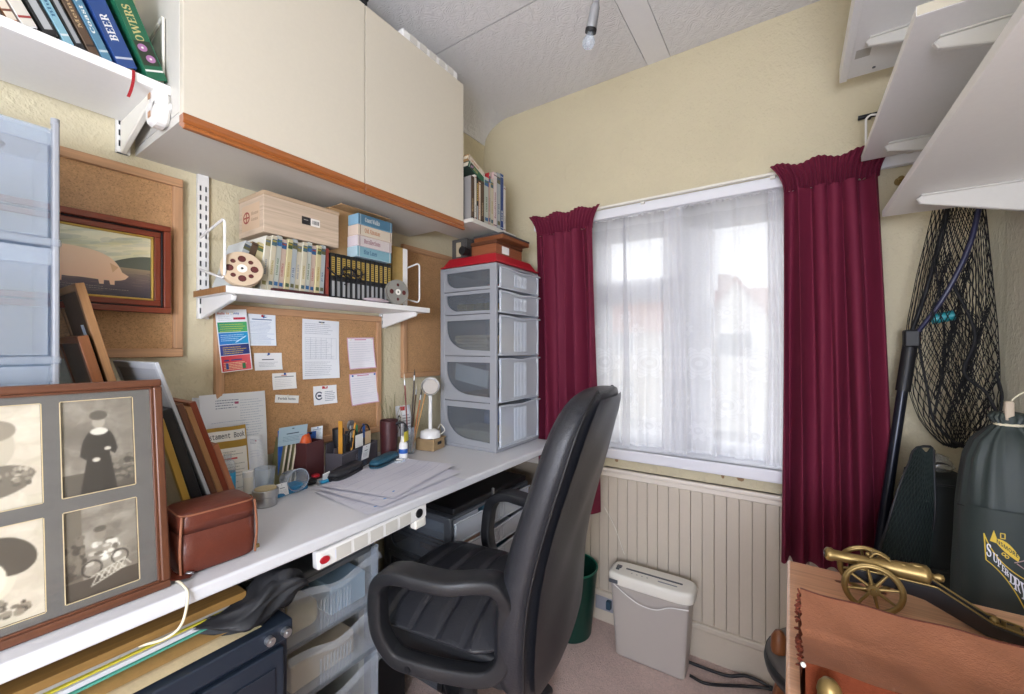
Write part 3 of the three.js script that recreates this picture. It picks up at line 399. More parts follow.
{
  const t = room('power_strip', 'white power strip lying on top of the wall cupboard', 'power strip', [-1.06, 2.188, -1.05]);
  part(t, 'body', bb(-1.095, -1.04, 2.1885, 2.222, -1.19, -0.92, 0.008, 3), M.gloss);
  for (let i = 0; i < 5; i++) part(t, 'socket', bb(-1.0405, -1.0375, 2.194, 2.217, -0.95 - i * 0.045, -0.982 - i * 0.045, 0.001), M.greyWhite);
  const a = room('storage_box', 'dark box edge on top of the wall cupboard', 'box', [-1.15, 2.188, -0.7]); part(a, 'body', bb(-1.26, -1.045, 2.1885, 2.215, -0.79, -0.56, 0.003), M.blackMatte); part(a, 'lid', bb(-1.263, -1.042, 2.215, 2.222, -0.793, -0.557, 0.003), M.black);
  const b = room('plug_adaptor', 'rounded white plug adaptor on the side of the wall cupboard', 'adaptor', [-1.13, 1.65, -0.33]);
  const s = []; for (let i = 0; i <= 24; i++) { const an = i / 24 * 6.2832; s.push([0.036 * Math.sign(Math.cos(an)) * Math.pow(Math.abs(Math.cos(an)), 0.7), 0.052 * Math.sign(Math.sin(an)) * Math.pow(Math.abs(Math.sin(an)), 0.8)]); }
  part(b, 'body', poly(s, 0.028, 0.006).scale(0.85, 0.8, 1).translate(-1.125, 1.695, -0.319), M.gloss); for (const y of [1.676, 1.714]) part(b, 'pin_slot', bb(-1.133, -1.119, y - 0.006, y + 0.006, -0.3045, -0.3035, 0), col(0xb48a6a));
}
function corkboard(label, z0, z1, y0, y1) {
  const t = room('cork_board', label, 'cork board', [XL, y0, (z0 + z1) / 2], 'framed cork boards'); const f = 0.022, X0 = XL + 0.001, X1 = XL + 0.02;
  part(t, 'cork', bb(X0, XL + 0.012, y0 + 0.005, y1 - 0.005, z0 - 0.005, z1 + 0.005, 0), M.cork);
  for (const [a, b] of [[y0, y0 + f], [y1 - f, y1]]) part(t, 'frame_rail', bb(X0, X1, a, b, z0, z1, 0.003), M.pine);
  for (const [a, b] of [[z0, z0 - f], [z1 + f, z1]]) part(t, 'frame_stile', bb(X0, X1, y0 + f, y1 - f, a, b, 0.003), M.pineY);
}
corkboard('large wood framed cork board behind the pig painting', 0.2, -0.426, 1.159, 1.622);
corkboard('wood framed cork board covered in pinned notes', -0.499, -1.06, 0.86, 1.306);
corkboard('narrow cork board beside the grey drawer tower', -1.168, -1.6, 1.06, 1.612);
{ // pig painting, hung on the big cork board
  const t = room('framed_painting', 'mahogany framed painting of a pink pig on the cork board', 'painting', [-1.3, 1.268, -0.24]); const a = -0.085, b = -0.392, y0 = 1.268, y1 = 1.486, x = XL + 0.021;
  part(t, 'backing', bb(x, x + 0.006, y0 + 0.01, y1 - 0.01, b + 0.01, a - 0.01, 0), M.brownBoard);
  const rail = (n, s, x1, m, my, o) => { for (const [p, q] of [[y0 + o, y0 + o + s], [y1 - o - s, y1 - o]]) part(t, n, bb(x, x1, p, q, a - o, b + o, 0.002, 2), m); for (const [p, q] of [[a - o, a - o - s], [b + o + s, b + o]]) part(t, n, bb(x, x1, y0 + o + s, y1 - o - s, p, q, 0.002, 2), my); };
  rail('frame_moulding', 0.014, x + 0.024, M.mahogany, M.mahoganyY, 0); rail('frame_step', 0.003, x + 0.017, M.black, M.black, 0.0145); rail('frame_step', 0.013, x + 0.015, M.mahogany, M.mahoganyY, 0.0175); rail('gilt_slip', 0.005, x + 0.012, M.gold, M.gold, 0.0305);
  part(t, 'canvas', new THREE.PlaneGeometry(0.235, 0.147).rotateY(Math.PI / 2).translate(x + 0.0075, (y0 + y1) / 2, (a + b) / 2), mat(0xffffff, 0.5, { map: P.pig, clearcoat: 0.3 }));
}
// pinned notes: [print, label, y of the four corners' bounds, z bounds, tilt]
const PM = (k) => (PM[k] ??= mat(0xffffff, 0.75, { map: P[k] }));
function pinned(k, label, z0, z1, y0, y1, tilt = 0, curl = 0.006, pins = 1, off = 0) {
  const w = Math.abs(z1 - z0), h = y1 - y0, t = thing('pinned_note', label, 'note', [XL + 0.0135 + off, (y0 + y1) / 2, (z0 + z1) / 2], 0, 'notes pinned to the cork board'); t.rotation.x = tilt;
  part(t, 'sheet', surf(8, 10, (u, v) => [0.0005 + curl * Math.pow(1 - v, 2) * (0.4 + 0.6 * Math.abs(u - 0.5) * 2), (v - 0.5) * h, -(u - 0.5) * w]), PM(k));
  for (let i = 0; i < pins; i++) part(t, 'pin', new THREE.SphereGeometry(0.0035, 10, 8).translate(0.004, h * 0.44, pins > 1 ? (i - 0.5) * w * 0.8 : 0), pick([M.red, M.bluePen, M.ivory]));
}
pinned('flyer', 'tall leaflet in green, blue and red bands pinned on the cork board', -0.503, -0.583, 1.117, 1.292, 0.09, 0.003, 1, 0.009);
pinned('leaf', 'pale blue printed sheet pinned beside the colour banded leaflet', -0.582, -0.662, 1.19, 1.285);
pinned('card', 'small white card with two lines pinned below the pale blue sheet', -0.6, -0.681, 1.116, 1.168);
pinned('card2', 'small white card with an orange heading on the cork board', -0.652, -0.726, 1.054, 1.105);
pinned('form', 'large white printed form in the middle of the cork board', -0.745, -0.878, 1.08, 1.278, -0.02, 0.01);
pinned('receipt', 'pink edged notelet, upper of the two on the cork board', -0.913, -1.028, 1.107, 1.222, 0.03, 0.012, 2);
pinned('receipt', 'pink edged notelet, lower of the two on the cork board', -0.922, -1.041, 0.976, 1.09, 0.03, 0.012, 2);
pinned('ident', 'white identity card with a red clip on the cork board', -0.784, -0.87, 0.992, 1.055);
pinned('strip', 'narrow paper strip with a bold title on the cork board', -0.66, -0.735, 1.01, 1.034, -0.13, 0.002);
// what stands on the video shelf
const SH = 1.335;
{
  const t = thing('carton', 'pale wooden crate with a barcode label above the video cases', 'box', [-1.232, 1.492, -0.662]);
  part(t, 'side', bb(-0.07, 0.07, 0, 0.108, -0.111, 0.111, 0.002), mat(0xd6bfa6, 0.75, { map: T.wood, grain: 'z' })); part(t, 'lid', bb(-0.0715, 0.0715, 0.1, 0.112, -0.1125, 0.1125, 0.002), mat(0xcdb293, 0.75, { map: T.wood, grain: 'z' }));
  part(t, 'barcode_label', new THREE.PlaneGeometry(0.055, 0.022).rotateY(Math.PI / 2).translate(0.0712, 0.058, -0.02), mat(0xffffff, 0.6, { map: P.barcode })); part(t, 'stamp_print', new THREE.PlaneGeometry(0.1, 0.07).translate(0, 0.05, 0.1117), mat(0xffffff, 0.8, { map: P.boxmark }));
}
for (let i = 0; i < 3; i++) { const c = [0xc9ccc8, 0x9a7f52, 0xb3a45e][i]; volume('video_case', ['pale leaning video case behind the near bookend', 'brown leaning video case beside the film reel', 'olive leaning video case beside the film reel'][i], 'video case', [5, 14, 4][i], 0.017, 0.125, 0.10, [-1.165, SH + 0.004, -0.478 - i * 0.022], [-0.32 + 0.05 * i, 0, 0], 'video cases on the shelf', col(c), 'case'); }
for (let i = 0; i < 12; i++) volume('video_case', `pale printed video case, ${ORD[i]} of the upright row from the film reel`, 'video case', i % 6, 0.0135, 0.146 + 0.003 * ((i * 7) % 3), 0.10, [-1.158 + 0.002 * ((i * 5) % 3), SH + 0.002, -0.548 - i * 0.0148], [-0.10 + 0.004 * i, 0, 0], 'video cases on the shelf', col([0xe3dfd2, 0xd8d2bd, 0xc3cbd2, 0xd9b7a4, 0xd8cfa2, 0xb7c2c9][i % 6]), 'case');
one('video_case', box(0.1, 0.148, 0.010, 0.001), col(0x8a3a30), 'dark red video case ending the pale row', 'video case', 'video cases on the shelf', [-1.21, SH, -0.733]);
for (let i = 0; i < 13; i++) volume('cassette_case', `black cassette case with gold label, ${ORD[i]} from the pale video row`, 'cassette', 6 + (i % 2), 0.0155, 0.138, 0.10, [-1.16 + 0.001 * (i % 3), SH + 0.001, -0.752 - i * 0.0178], [0, 0, 0], 'black cassette cases on the shelf', M.black, 'case');
for (let i = 0; i < 4; i++) volume('dvd_case', ['pale blue dvd case at the bottom of the flat pile', 'mauve dvd case second in the flat pile', 'orange lettered dvd case third in the flat pile', 'blue dvd case on top of the flat pile'][i], 'dvd case', [11, 10, 9, 8][i], 0.034, 0.138, 0.052, [-1.152 + 0.002 * i, SH + 0.142 + 0.018 + 0.0345 * i, -0.83], [-Math.PI / 2, 0, 0], 'dvd cases piled on the cassettes', col([0xb9d3dd, 0xe2d6da, 0xe6d2c0, 0x8fb9d2][i]), 'case');
{ const t = thing('cardboard_box', 'brown cardboard box squeezed between the cassettes and cupboard', 'box', [-1.27, SH + 0.141, -0.88]); part(t, 'body', box(0.12, 0.155, 0.2, 0.002).translate(0.0, 0, 0.01), M.cardboard); part(t, 'flap', bb(-0.055, 0.11, 0.1555, 0.158, -0.095, 0.1, 0.001), M.cardboard); }
function reel(label, at, ry, R, m, holes) {
  const t = thing('film_reel', label, 'film reel', at, ry, 'film reels on the shelf'), hs = [];
  for (let i = 0; i < holes; i++) { const a = i / holes * 6.283, r = i % 2 ? R * 0.13 : R * 0.2, c = [R * 0.58 * Math.cos(a), R * 0.58 * Math.sin(a)]; hs.push(Array.from({ length: 12 }, (_, k) => [c[0] + r * Math.cos(k * 0.5236), c[1] + r * Math.sin(k * 0.5236)])); }
  const disc = Array.from({ length: 40 }, (_, k) => [R * Math.cos(k / 40 * 6.2832), R * Math.sin(k / 40 * 6.2832)]);
  for (const z of [-0.007, 0.007]) part(t, 'flange', poly(disc, 0.0016, 0, hs).translate(0, R, z), m);
  part(t, 'film', cyl(R * 0.86, R * 0.86, 0.010, 0, R, 0, 'z', 32), col(0x5a2320, 0.35)); part(t, 'hub', cyl(R * 0.24, R * 0.24, 0.018, 0, R, 0, 'z', 20), M.ivory); part(t, 'spindle_hole', cyl(R * 0.07, R * 0.07, 0.0186, 0, R, 0, 'z', 12), M.black);
  return t;
}
{ const r = reel('cream film reel with round holes leaning on the video cases', [-1.14, SH + 0.001, -0.49], Math.PI / 2 - 0.35, 0.046, col(0xc9b296, 0.45), 8); r.rotation.order = 'YXZ'; r.rotation.x = -0.28; }
reel('grey film reel standing at the far end of the shelf', [-1.146, SH + 0.001, -0.987], Math.PI / 2 - 0.12, 0.043, col(0x8a8880, 0.5), 4);
function bookend(label, z) { one('bookend', tube([[-0.145, 0.14, 0], [-0.01, 0.165, 0], [0.0, 0.155, 0], [0.0, 0.03, 0], [-0.01, 0.02, 0], [-0.145, 0.055, 0]], 0.0032, 60, 8, false, 0.05), M.gloss, label, 'bookend', 'white wire bookends', [-1.152, SH, z]); }
bookend('white wire bookend at the near end of the video shelf', -0.456); bookend('white wire bookend at the far end of the video shelf', -1.1);
{ const t = thing('box_file', 'cream box file standing behind the grey film reel', 'box file', [-1.245, SH, -1.05]); part(t, 'side', bb(-0.05, 0.045, 0, 0.222, -0.036, 0.036, 0.002), mat(0xb99a5c, 0.7, { map: T.card, tile: true })); part(t, 'spine', bb(0.0452, 0.0462, 0.002, 0.22, -0.034, -0.012, 0.0003), M.paper); }
one('glasses', [tube([[0, 0.05, 0.03], [0.004, 0.03, 0.0], [0.002, 0.04, -0.03], [0.01, 0.035, -0.06], [0.004, 0.05, -0.1]], 0.0022, 30, 6), tube([[0, 0.03, -0.04], [0.008, 0.01, -0.03], [0.012, 0.004, -0.02]], 0.0025, 16, 6), tube([[0.004, 0.05, -0.02], [0.01, 0.055, -0.045], [0.004, 0.04, -0.07]], 0.003, 16, 6), ...[-0.032, -0.07].map((z) => new THREE.TorusGeometry(0.016, 0.0022, 6, 18).rotateY(Math.PI / 2).translate(0.008, 0.045, z))], M.black, 'tangled black spectacles hanging over the cassette cases', 'spectacles', undefined, [-1.155, SH + 0.04, -0.76]);
one('magazine', [box(0.03, 0.005, 0.15, 0.001), box(0.03, 0.003, 0.16, 0.001).translate(-0.003, 0.005, -0.005)], col(0x4a1f24, 0.5), 'dark red slim case lying before the pale video row', 'case', undefined, [-1.1535, SH, -0.64]);
one('glasses_case', loft(Array.from({ length: 9 }, (_, j) => { const s = j / 8, k = Math.sin(Math.PI * clamp(s, 0.04, 0.96)) ** 0.5; return Array.from({ length: 14 }, (_, i) => { const a = i / 14 * 6.283; return [0.014 * k * Math.cos(a), 0.008 + 0.008 * k * Math.sin(a), -0.05 + 0.1 * s]; }); })), col(0xb9aab0, 0.5), 'pale lilac cloth bundle before the black cassettes', 'cloth', undefined, [-1.152, SH, -0.905]);
// books leaning on the high shelf (tops lean towards the camera side, +z)
{
  const Y = 1.742, L = [ // [spine, colour, thickness, height, z at base, lean, label]
    [12, 0x1f6a4c, 0.034, 0.255, -0.316, 0.40, 'thick green flower book leaning against the wall cupboard'],
    [13, 0x2a4d90, 0.030, 0.25, -0.268, 0.42, 'blue book with white lettering beside the green flower book'],
    [8, 0x5d8fb0, 0.014, 0.245, -0.238, 0.44, 'light blue slim book beside the blue lettered book'],
    [14, 0x6d5a48, 0.014, 0.24, -0.22, 0.45, 'brown paperback with a worn spine on the high shelf'],
    [7, 0x2b2a26, 0.012, 0.24, -0.202, 0.46, 'dark slim paperback with gold spine on the high shelf'],
    [11, 0x8fc0d0, 0.012, 0.235, -0.186, 0.47, 'pale turquoise paperback on the high shelf'],
    [6, 0x1c1a18, 0.02, 0.235, -0.164, 0.48, 'black and yellow spined book on the high shelf'],
    [15, 0xe8e6e2, 0.018, 0.235, -0.138, 0.49, 'white spined book on the high shelf'],
    [9, 0xb07a52, 0.012, 0.23, -0.118, 0.5, 'orange brown paperback on the high shelf'],
    [14, 0x4a3a30, 0.012, 0.23, -0.102, 0.5, 'dark brown paperback beside the flat pile of books'],
  ];
  for (const [k, c, th, h, z, lean, label] of L) volume('book', label, 'book', k, th, h, 0.17, [-1.112, Y + th / 2 * Math.sin(lean), z], [lean, 0, 0], 'books on the high shelf', col(c, 0.5));
  volume('book', 'turquoise book lying flat on the high shelf at the picture edge', 'book', 11, 0.022, 0.2, 0.16, [-1.115, Y + 0.012, 0.13], [-Math.PI / 2, 0, 0], 'books on the high shelf', col(0x2b8fa0, 0.5));
  volume('book', 'white book lying under the turquoise one on the high shelf', 'book', 15, 0.022, 0.2, 0.16, [-1.113, Y + 0.036, 0.128], [-Math.PI / 2, 0, 0], 'books on the high shelf', col(0xdedbd2, 0.5));
  one('ribbon_bookmark', surf(1, 12, (u, v) => [0.002 + 0.004 * Math.sin(v * 3), -0.058 * v, (u - 0.5) * 0.005 + 0.008 * v * v]), M.redBand, 'red ribbon bookmark hanging over the high shelf edge', 'bookmark', undefined, [-1.1, 1.741, -0.272]);
  const b = thing('bookend', 'cream wire bookend behind the green flower book', 'bookend', [-1.16, Y, -0.3295]); b.userData.group = 'white wire bookends'; part(b, 'wire', tube([[0.03, 0.0, 0], [0.03, 0.155, 0], [0.02, 0.16, 0], [-0.12, 0.13, 0]], 0.003, 40, 8, false, 0.05), M.ivory);
}
// stack of clear plastic drawers at the picture edge
{
  const t = room('plastic_drawer_stack', 'tall stack of frosted clear drawers standing behind the photo frame', 'drawers', [-1.2, DESK, 0.03]);
  const x0 = XL + 0.03, x1 = -1.1, z0 = -0.167, z1 = 0.22;
  part(t, 'casing', [bb(x0, x1 - 0.012, DESK, 1.575, z0, z0 + 0.004, 0.001), bb(x0, x1 - 0.012, DESK, 1.575, z1 - 0.004, z1, 0.001), bb(x0, x0 + 0.004, DESK, 1.575, z0, z1, 0.001), bb(x0, x1 - 0.012, 1.57, 1.576, z0, z1, 0.001)], M.clearBlue);
  for (const [y0, y1] of [[1.368, 1.575], [1.157, 1.36], [0.95, 1.15], [0.79, 0.945]]) {
    const d = part(t, 'drawer', [bb(x1 - 0.008, x1 - 0.005, y0 + 0.012, y1, z0 + 0.01, z1 - 0.006, 0.001), bb(x0 + 0.02, x1 - 0.006, y0 + 0.012, y0 + 0.014, z0 + 0.012, z1 - 0.012, 0)], M.clear);
    sub(d, 'rim', [bb(x1 - 0.006, x1 + 0.004, y0 - 0.004, y0 + 0.01, z0 - 0.006, z1 + 0.004, 0.003), bb(x1 - 0.006, x1 - 0.001, y1 - 0.03, y1, z0 + 0.004, z1, 0.002)], M.clear);
  }
  for (const z of [z0 - 0.004]) part(t, 'corner_post', [bb(x1 - 0.02, x1 + 0.002, DESK, 1.59, z, z + 0.009, 0.003), cyl(0.006, 0.006, 0.012, x1 - 0.012, 1.586, z + 0.004)], M.greyPlastic);
  one('craft_case', box(0.12, 0.03, 0.15, 0.003), col(0x2f8f9c, 0.5), 'teal case inside the top clear drawer', 'case', undefined, [-1.19, 1.384, 0.02]);
  one('craft_tool', [turn(box(0.02, 0.16, 0.03, 0.005), 0.7, 0, 0), turn(box(0.02, 0.12, 0.02, 0.005), -0.6, 0, 0).translate(0, 0.02, -0.02)], col(0x4a3a34, 0.5), 'dark tool inside the top clear drawer', 'tool', undefined, [-1.16, 1.43, -0.02]);
  one('fabric_bundle', box(0.13, 0.07, 0.1, 0.02, 3), col(0x3f4a5c, 0.9), 'dark blue bundle inside the top clear drawer', 'cloth', undefined, [-1.19, 1.416, 0.0]);
  one('shoe_box', box(0.16, 0.12, 0.2, 0.003), col(0x5a7fc0, 0.6), 'blue box inside the second clear drawer', 'box', undefined, [-1.2, 1.174, 0.04]);
  one('shoe_box', box(0.15, 0.02, 0.19, 0.003), col(0xc9a9b4, 0.6), 'pink lid on the blue box inside the second clear drawer', 'lid', undefined, [-1.2, 1.295, 0.04]);
  one('pouch', box(0.13, 0.08, 0.16, 0.01, 2), col(0x6a5040, 0.8), 'brown pouch inside the third clear drawer', 'pouch', undefined, [-1.2, 0.966, 0.02]);
}
// collage of old photographs in one frame
{
  const t = thing('framed_portraits', 'walnut frame of four sepia portraits standing on the desk edge', 'photo frame', [-0.872, DESK, -0.08]); t.rotation.z = 0.13;
  const za = 0.24, zb = -0.183, H = 0.35, s = 0.0125;
  part(t, 'backing', bb(-0.012, -0.004, 0.003, H - 0.003, zb + 0.003, za - 0.003, 0), M.brownBoard);
  for (const [a, b] of [[0, s], [H - s, H]]) { const r = part(t, 'frame_rail', bb(-0.014, 0.008, a, b, zb, za, 0.003, 2), M.walnut); sub(r, 'inner_bead', bb(-0.004, 0.005, a ? a - 0.004 : b, a ? a : b + 0.004, zb + s, za - s, 0.001), M.walnut); }
  for (const [a, b] of [[zb, zb + s], [za - s, za]]) { const r = part(t, 'frame_stile', bb(-0.014, 0.008, s, H - s, a, b, 0.003, 2), M.walnutY); sub(r, 'inner_bead', bb(-0.004, 0.005, s, H - s, a === zb ? b : a - 0.004, a === zb ? b + 0.004 : a, 0.001), M.walnutY); }
  const wins = []; const cells = [[-0.062, -0.144, 0.180, 0.322], [-0.062, -0.144, 0.028, 0.158], [0.04, -0.042, 0.180, 0.322], [0.04, -0.042, 0.028, 0.158]];
  // mount board with four windows, built as a plate with holes in the z, y plane
  const holes = cells.map(([a, b, y0, y1]) => [[-a, y0], [-b, y0], [-b, y1], [-a, y1]]);
  part(t, 'mount', poly([[-za + s, s], [-zb - s, s], [-zb - s, H - s], [-za + s, H - s]], 0.002, 0, holes).rotateY(Math.PI / 2), mat(0x696661, 0.85, { map: T.card, tile: true }));
  const order = [1, 2, 0, 3];
  cells.forEach(([a, b, y0, y1], i) => { const e = 0.0012; part(t, 'photograph', new THREE.PlaneGeometry(a - b, y1 - y0).rotateY(Math.PI / 2).translate(-0.0025, (y0 + y1) / 2, (a + b) / 2), mat(0xffffff, 0.55, { map: P.sepia[order[i]] })); part(t, 'mount_bevel', [bb(-0.001, 0.0014, y0 - e, y0, b, a, 0), bb(-0.001, 0.0014, y1, y1 + e, b, a, 0), bb(-0.001, 0.0014, y0, y1, b - e, b, 0), bb(-0.001, 0.0014, y0, y1, a, a + e, 0)], M.cream2); });
  part(t, 'glass', new THREE.PlaneGeometry(za - zb - 2 * s, H - 2 * s).rotateY(Math.PI / 2).translate(0.0035, H / 2, (za + zb) / 2), M.glass);
}
// frames leaning in rows against the clear drawers; rotation about x, tops towards +z
function leaning(label, zb, h, thick, x0, x1, lean, edge, face, y0 = DESK + 0.001, group = 'picture frames leaning on the desk') {
  const t = thing('picture_frame', label, 'picture frame', [(x0 + x1) / 2, y0, zb], 0, group), w = x1 - x0, s = 0.014; t.rotation.x = lean;
  for (const sx of [-1, 1]) part(t, 'frame_stile', bb(sx < 0 ? -w / 2 : w / 2 - s, sx < 0 ? -w / 2 + s : w / 2, 0, h, -thick / 2, thick / 2, 0.0015), edge);
  for (const y of [0, h - s]) part(t, 'frame_rail', bb(-w / 2 + s, w / 2 - s, y, y + s, -thick / 2, thick / 2, 0.0015), edge);
  part(t, 'backing', bb(-w / 2 + s - 0.002, w / 2 - s + 0.002, s - 0.002, h - s + 0.002, -thick / 2 + 0.002, thick / 2 - 0.003, 0), face);
  return t;
}
{
  const sb = room('archive_box', 'narrow brown box carrying the leaning frames behind the portraits', 'box', [-1.215, DESK, -0.228]); part(sb, 'body', bb(-1.31, -1.12, DESK, 1.0, -0.276, -0.18, 0.002), M.brownBoard); part(sb, 'lid', bb(-1.313, -1.117, 1.0, 1.019, -0.279, -0.177, 0.002), M.brownBoard);
  const f1 = leaning('brown backed frame with a small paper label, tallest behind the portraits', -0.272, 0.295, 0.014, XL + 0.02, -1.14, 0.236, M.oak, M.brownBoard, 1.021);
  part(f1, 'paper_label', bb(0.02, 0.04, 0.18, 0.215, 0.0045, 0.0052, 0), M.paper);
  leaning('dark brown wooden frame leaning under the labelled one', -0.25, 0.19, 0.016, XL + 0.03, -1.13, 0.236, M.chestnut, M.brownBoard, 1.021);
  leaning('gilt edged frame leaning nearest the framed portraits', -0.354, 0.273, 0.012, XL + 0.05, -1.0, 0.25, mat(0xb8923e, 0.45), M.cream2);
  leaning('black frame leaning beside the gilt edged one', -0.378, 0.29, 0.018, XL + 0.03, -1.02, 0.265, M.black, M.black);
  leaning('pale grey mounted frame, tallest of the leaning row', -0.405, 0.39, 0.007, XL + 0.03, -1.03, 0.30, col(0xb9bbbe, 0.5), col(0xa9abb0, 0.6));
  leaning('brown wooden frame leaning in the middle of the row', -0.417, 0.30, 0.011, XL + 0.03, -1.035, 0.30, M.walnutY, M.cream2);
  leaning('tan wooden frame leaning in the middle of the row', -0.430, 0.29, 0.011, XL + 0.04, -1.04, 0.30, M.oak, M.cream2);
  leaning('dark mahogany frame leaning before the last of the row', -0.444, 0.30, 0.012, XL + 0.04, -1.05, 0.30, M.mahoganyY, M.brownBoard);
  leaning('pinkish brown slim frame leaning last in the row', -0.459, 0.195, 0.012, XL + 0.06, -1.06, 0.30, mat(0xb06f4c, 0.5, { map: T.wood, grain: 'y' }), M.cream2);
  one('storage_tin', lathe([[0, 0], [0.045, 0], [0.046, 0.003], [0.046, 0.2], [0.048, 0.202], [0.048, 0.235], [0.045, 0.24], [0, 0.241]], 28), mat(0xa9a79f, 0.5), 'grey round tin behind the photo collage', 'tin', undefined, [-1.03, DESK, -0.155]);
}
// leather camera case
{
  const t = thing('camera_case', 'brown leather camera case with a buckled strap at the desk edge', 'camera case', [-0.922, DESK + 0.001, -0.342], -0.05), n = 36;
  const ring = (y, w, d, e = 7) => Array.from({ length: n }, (_, i) => { const a = i / n * 6.2832, c = Math.cos(a), s = Math.sin(a); return [d * Math.sign(c) * Math.pow(Math.abs(c), 2 / e), y, w * Math.sign(s) * Math.pow(Math.abs(s), 2 / e)]; });
  part(t, 'body', loft([ring(0, 0.055, 0.042), ring(0.004, 0.06, 0.047), ring(0.03, 0.063, 0.049), ring(0.074, 0.0622, 0.0482)]), M.brownLeather);
  part(t, 'lid', loft([ring(0.0735, 0.0623, 0.0483), ring(0.088, 0.062, 0.048), ring(0.103, 0.0605, 0.0465), ring(0.109, 0.056, 0.042), ring(0.111, 0.03, 0.022)]), M.brownLeather);
  part(t, 'edge_piping', [tube(ring(0.105, 0.0595, 0.0455).map((p) => V(...p)), 0.0016, 80, 5, true), tube([[0.045, 0.002, 0.059], [0.0478, 0.05, 0.061], [0.0455, 0.105, 0.058]], 0.0022, 16, 5), tube([[0.045, 0.002, -0.059], [0.0478, 0.05, -0.061], [0.0455, 0.105, -0.058]], 0.0022, 16, 5)], M.tanLeather);
  const st = part(t, 'strap', surf(1, 24, (u, v) => { const p = [[-0.01, 0.088, 0.066], [0.005, 0.06, 0.07], [0.02, 0.025, 0.074], [0.045, 0.006, 0.07], [0.056, 0.003, 0.045]], q = new THREE.CatmullRomCurve3(p.map((a) => V(...a))).getPoint(v); return [q.x + (u - 0.5) * 0.02, q.y + 0.002, q.z + (u - 0.5) * 0.014]; }), M.brownLeather);
  sub(st, 'buckle', turn(new THREE.TorusGeometry(0.008, 0.0015, 6, 4), 1.2, 0.4, 0).translate(0.053, 0.008, 0.048), M.steel);
  part(t, 'stud', cyl(0.004, 0.004, 0.006, 0.047, 0.012, -0.062, 'z', 10), M.brass);
}
one('string', tube([[-0.93, 0.7835, -0.2725], [-0.88, 0.7835, -0.2725], [-0.845, 0.785, -0.2725], [-0.822, 0.775, -0.272], [-0.818, 0.735, -0.262], [-0.835, 0.715, -0.245], [-0.86, 0.708, -0.22]], 0.0022, 50, 6), M.string, 'cream cord hanging over the desk edge beside the photo frame', 'cord');
// desk
{
  const t = room('desk', 'long white wall-to-wall desk top along the left wall', 'desk', [-1.08, 0, -0.6]);
  part(t, 'desktop', bb(XL + 0.001, -0.828, 0.754, DESK, -1.612, 0.9, 0.006, 3), M.deskWhite);
  part(t, 'wall_batten', bb(XL + 0.001, XL + 0.022, 0.70, 0.754, -1.612, 0.9, 0.001), M.pine);
  for (const z of [0.85, -0.735]) part(t, 'support', bb(XL + 0.022, z > 0 ? -0.86 : -1.0, 0, 0.754, z - 0.009, z + 0.009, 0.001), M.cream2);
}
// paper standing against the wall behind the desk things
function standing(name, label, k, z0, z1, y0, y1, xb, xt, m, category = 'paper') { const o = one(name, surf(12, 12, (u, v) => [lerp(xb, xt, v) + 0.004 * Math.sin(u * 7 + v * 3) * (0.3 + v), lerp(y0, y1, v), lerp(z0, z1, u)]), m ?? PM(k), label, category, 'papers standing on the desk'); return o; }
standing('document', 'crumpled letter in a clear pocket standing below the cork board', 'doc', -0.458, -0.627, DESK + 0.002, 1.055, -1.296, -1.312);
standing('document', 'white punched edge of a plastic pocket beside the crumpled letter', 'x', -0.444, -0.462, DESK + 0.002, 1.05, -1.303, -1.318, mat(0xe9ebee, 0.4), 'pocket');
standing('booklet', 'gold and white titled booklet before the crumpled letter', 'deed', -0.456, -0.563, DESK + 0.004, 0.966, -1.262, -1.288, undefined, 'booklet');
standing('document', 'narrow lined sheet beside the gold titled booklet', 'doc', -0.563, -0.607, DESK + 0.002, 0.93, -1.266, -1.284);
// small desk things
const D = (name, label, cat, x, z, ry = 0, group) => thing(name, label, cat, [x, DESK, z], ry, group);
{ const t = D('spray_bottle', 'small clear bottle with a bright blue label before the booklet', 'bottle', -1.215, -0.487); part(t, 'body', lathe([[0, 0], [0.017, 0], [0.018, 0.003], [0.018, 0.1], [0.012, 0.11], [0, 0.11]], 20), M.clear); part(t, 'label_band', cyl(0.0183, 0.0183, 0.05, 0, 0.03, 0, 'y', 20, true), M.skyBlue); part(t, 'label_print', new THREE.PlaneGeometry(0.016, 0.034).rotateY(1.2).translate(0.0175, 0.055, 0.0068), M.paper); part(t, 'cap', cyl(0.009, 0.009, 0.018, 0, 0.11, 0), M.clear); }
{ const t = D('pot', 'tiny white lidded pot beside the blue labelled bottle', 'pot', -1.2, -0.53); part(t, 'body', cyl(0.012, 0.012, 0.06, 0, 0, 0), M.ivory); part(t, 'lid', cyl(0.013, 0.013, 0.015, 0, 0.06, 0), M.gloss); }
{ const t = D('glass_tumbler', 'clear plastic tumbler standing before the lined sheet', 'tumbler', -1.195, -0.57); part(t, 'body', lathe([[0.0, 0.001], [0.02, 0.001], [0.026, 0.075], [0.0255, 0.075], [0.019, 0.004], [0, 0.004]], 24), M.clear); }
{ const t = thing('glass_tumbler', 'clear plastic tumbler lying on its side by the blue box', 'tumbler', [-1.195, DESK + 0.03, -0.63]); part(t, 'body', lathe([[0.0, 0.001], [0.022, 0.001], [0.03, 0.06], [0.0295, 0.06], [0.021, 0.004], [0, 0.004]], 24).rotateZ(-1.45), M.clear); part(t, 'rim', new THREE.TorusGeometry(0.03, 0.0014, 6, 28).rotateY(Math.PI / 2).translate(0.06, 0.007, 0), M.clearBlue); }
one('price_tag', surf(4, 4, (u, v) => [0.004 * v, 0.036 * v, (u - 0.5) * 0.03 + 0.008 * v]), PM('card'), 'small white tag propped before the tumblers', 'tag', undefined, [-1.14, DESK + 0.003, -0.592]);
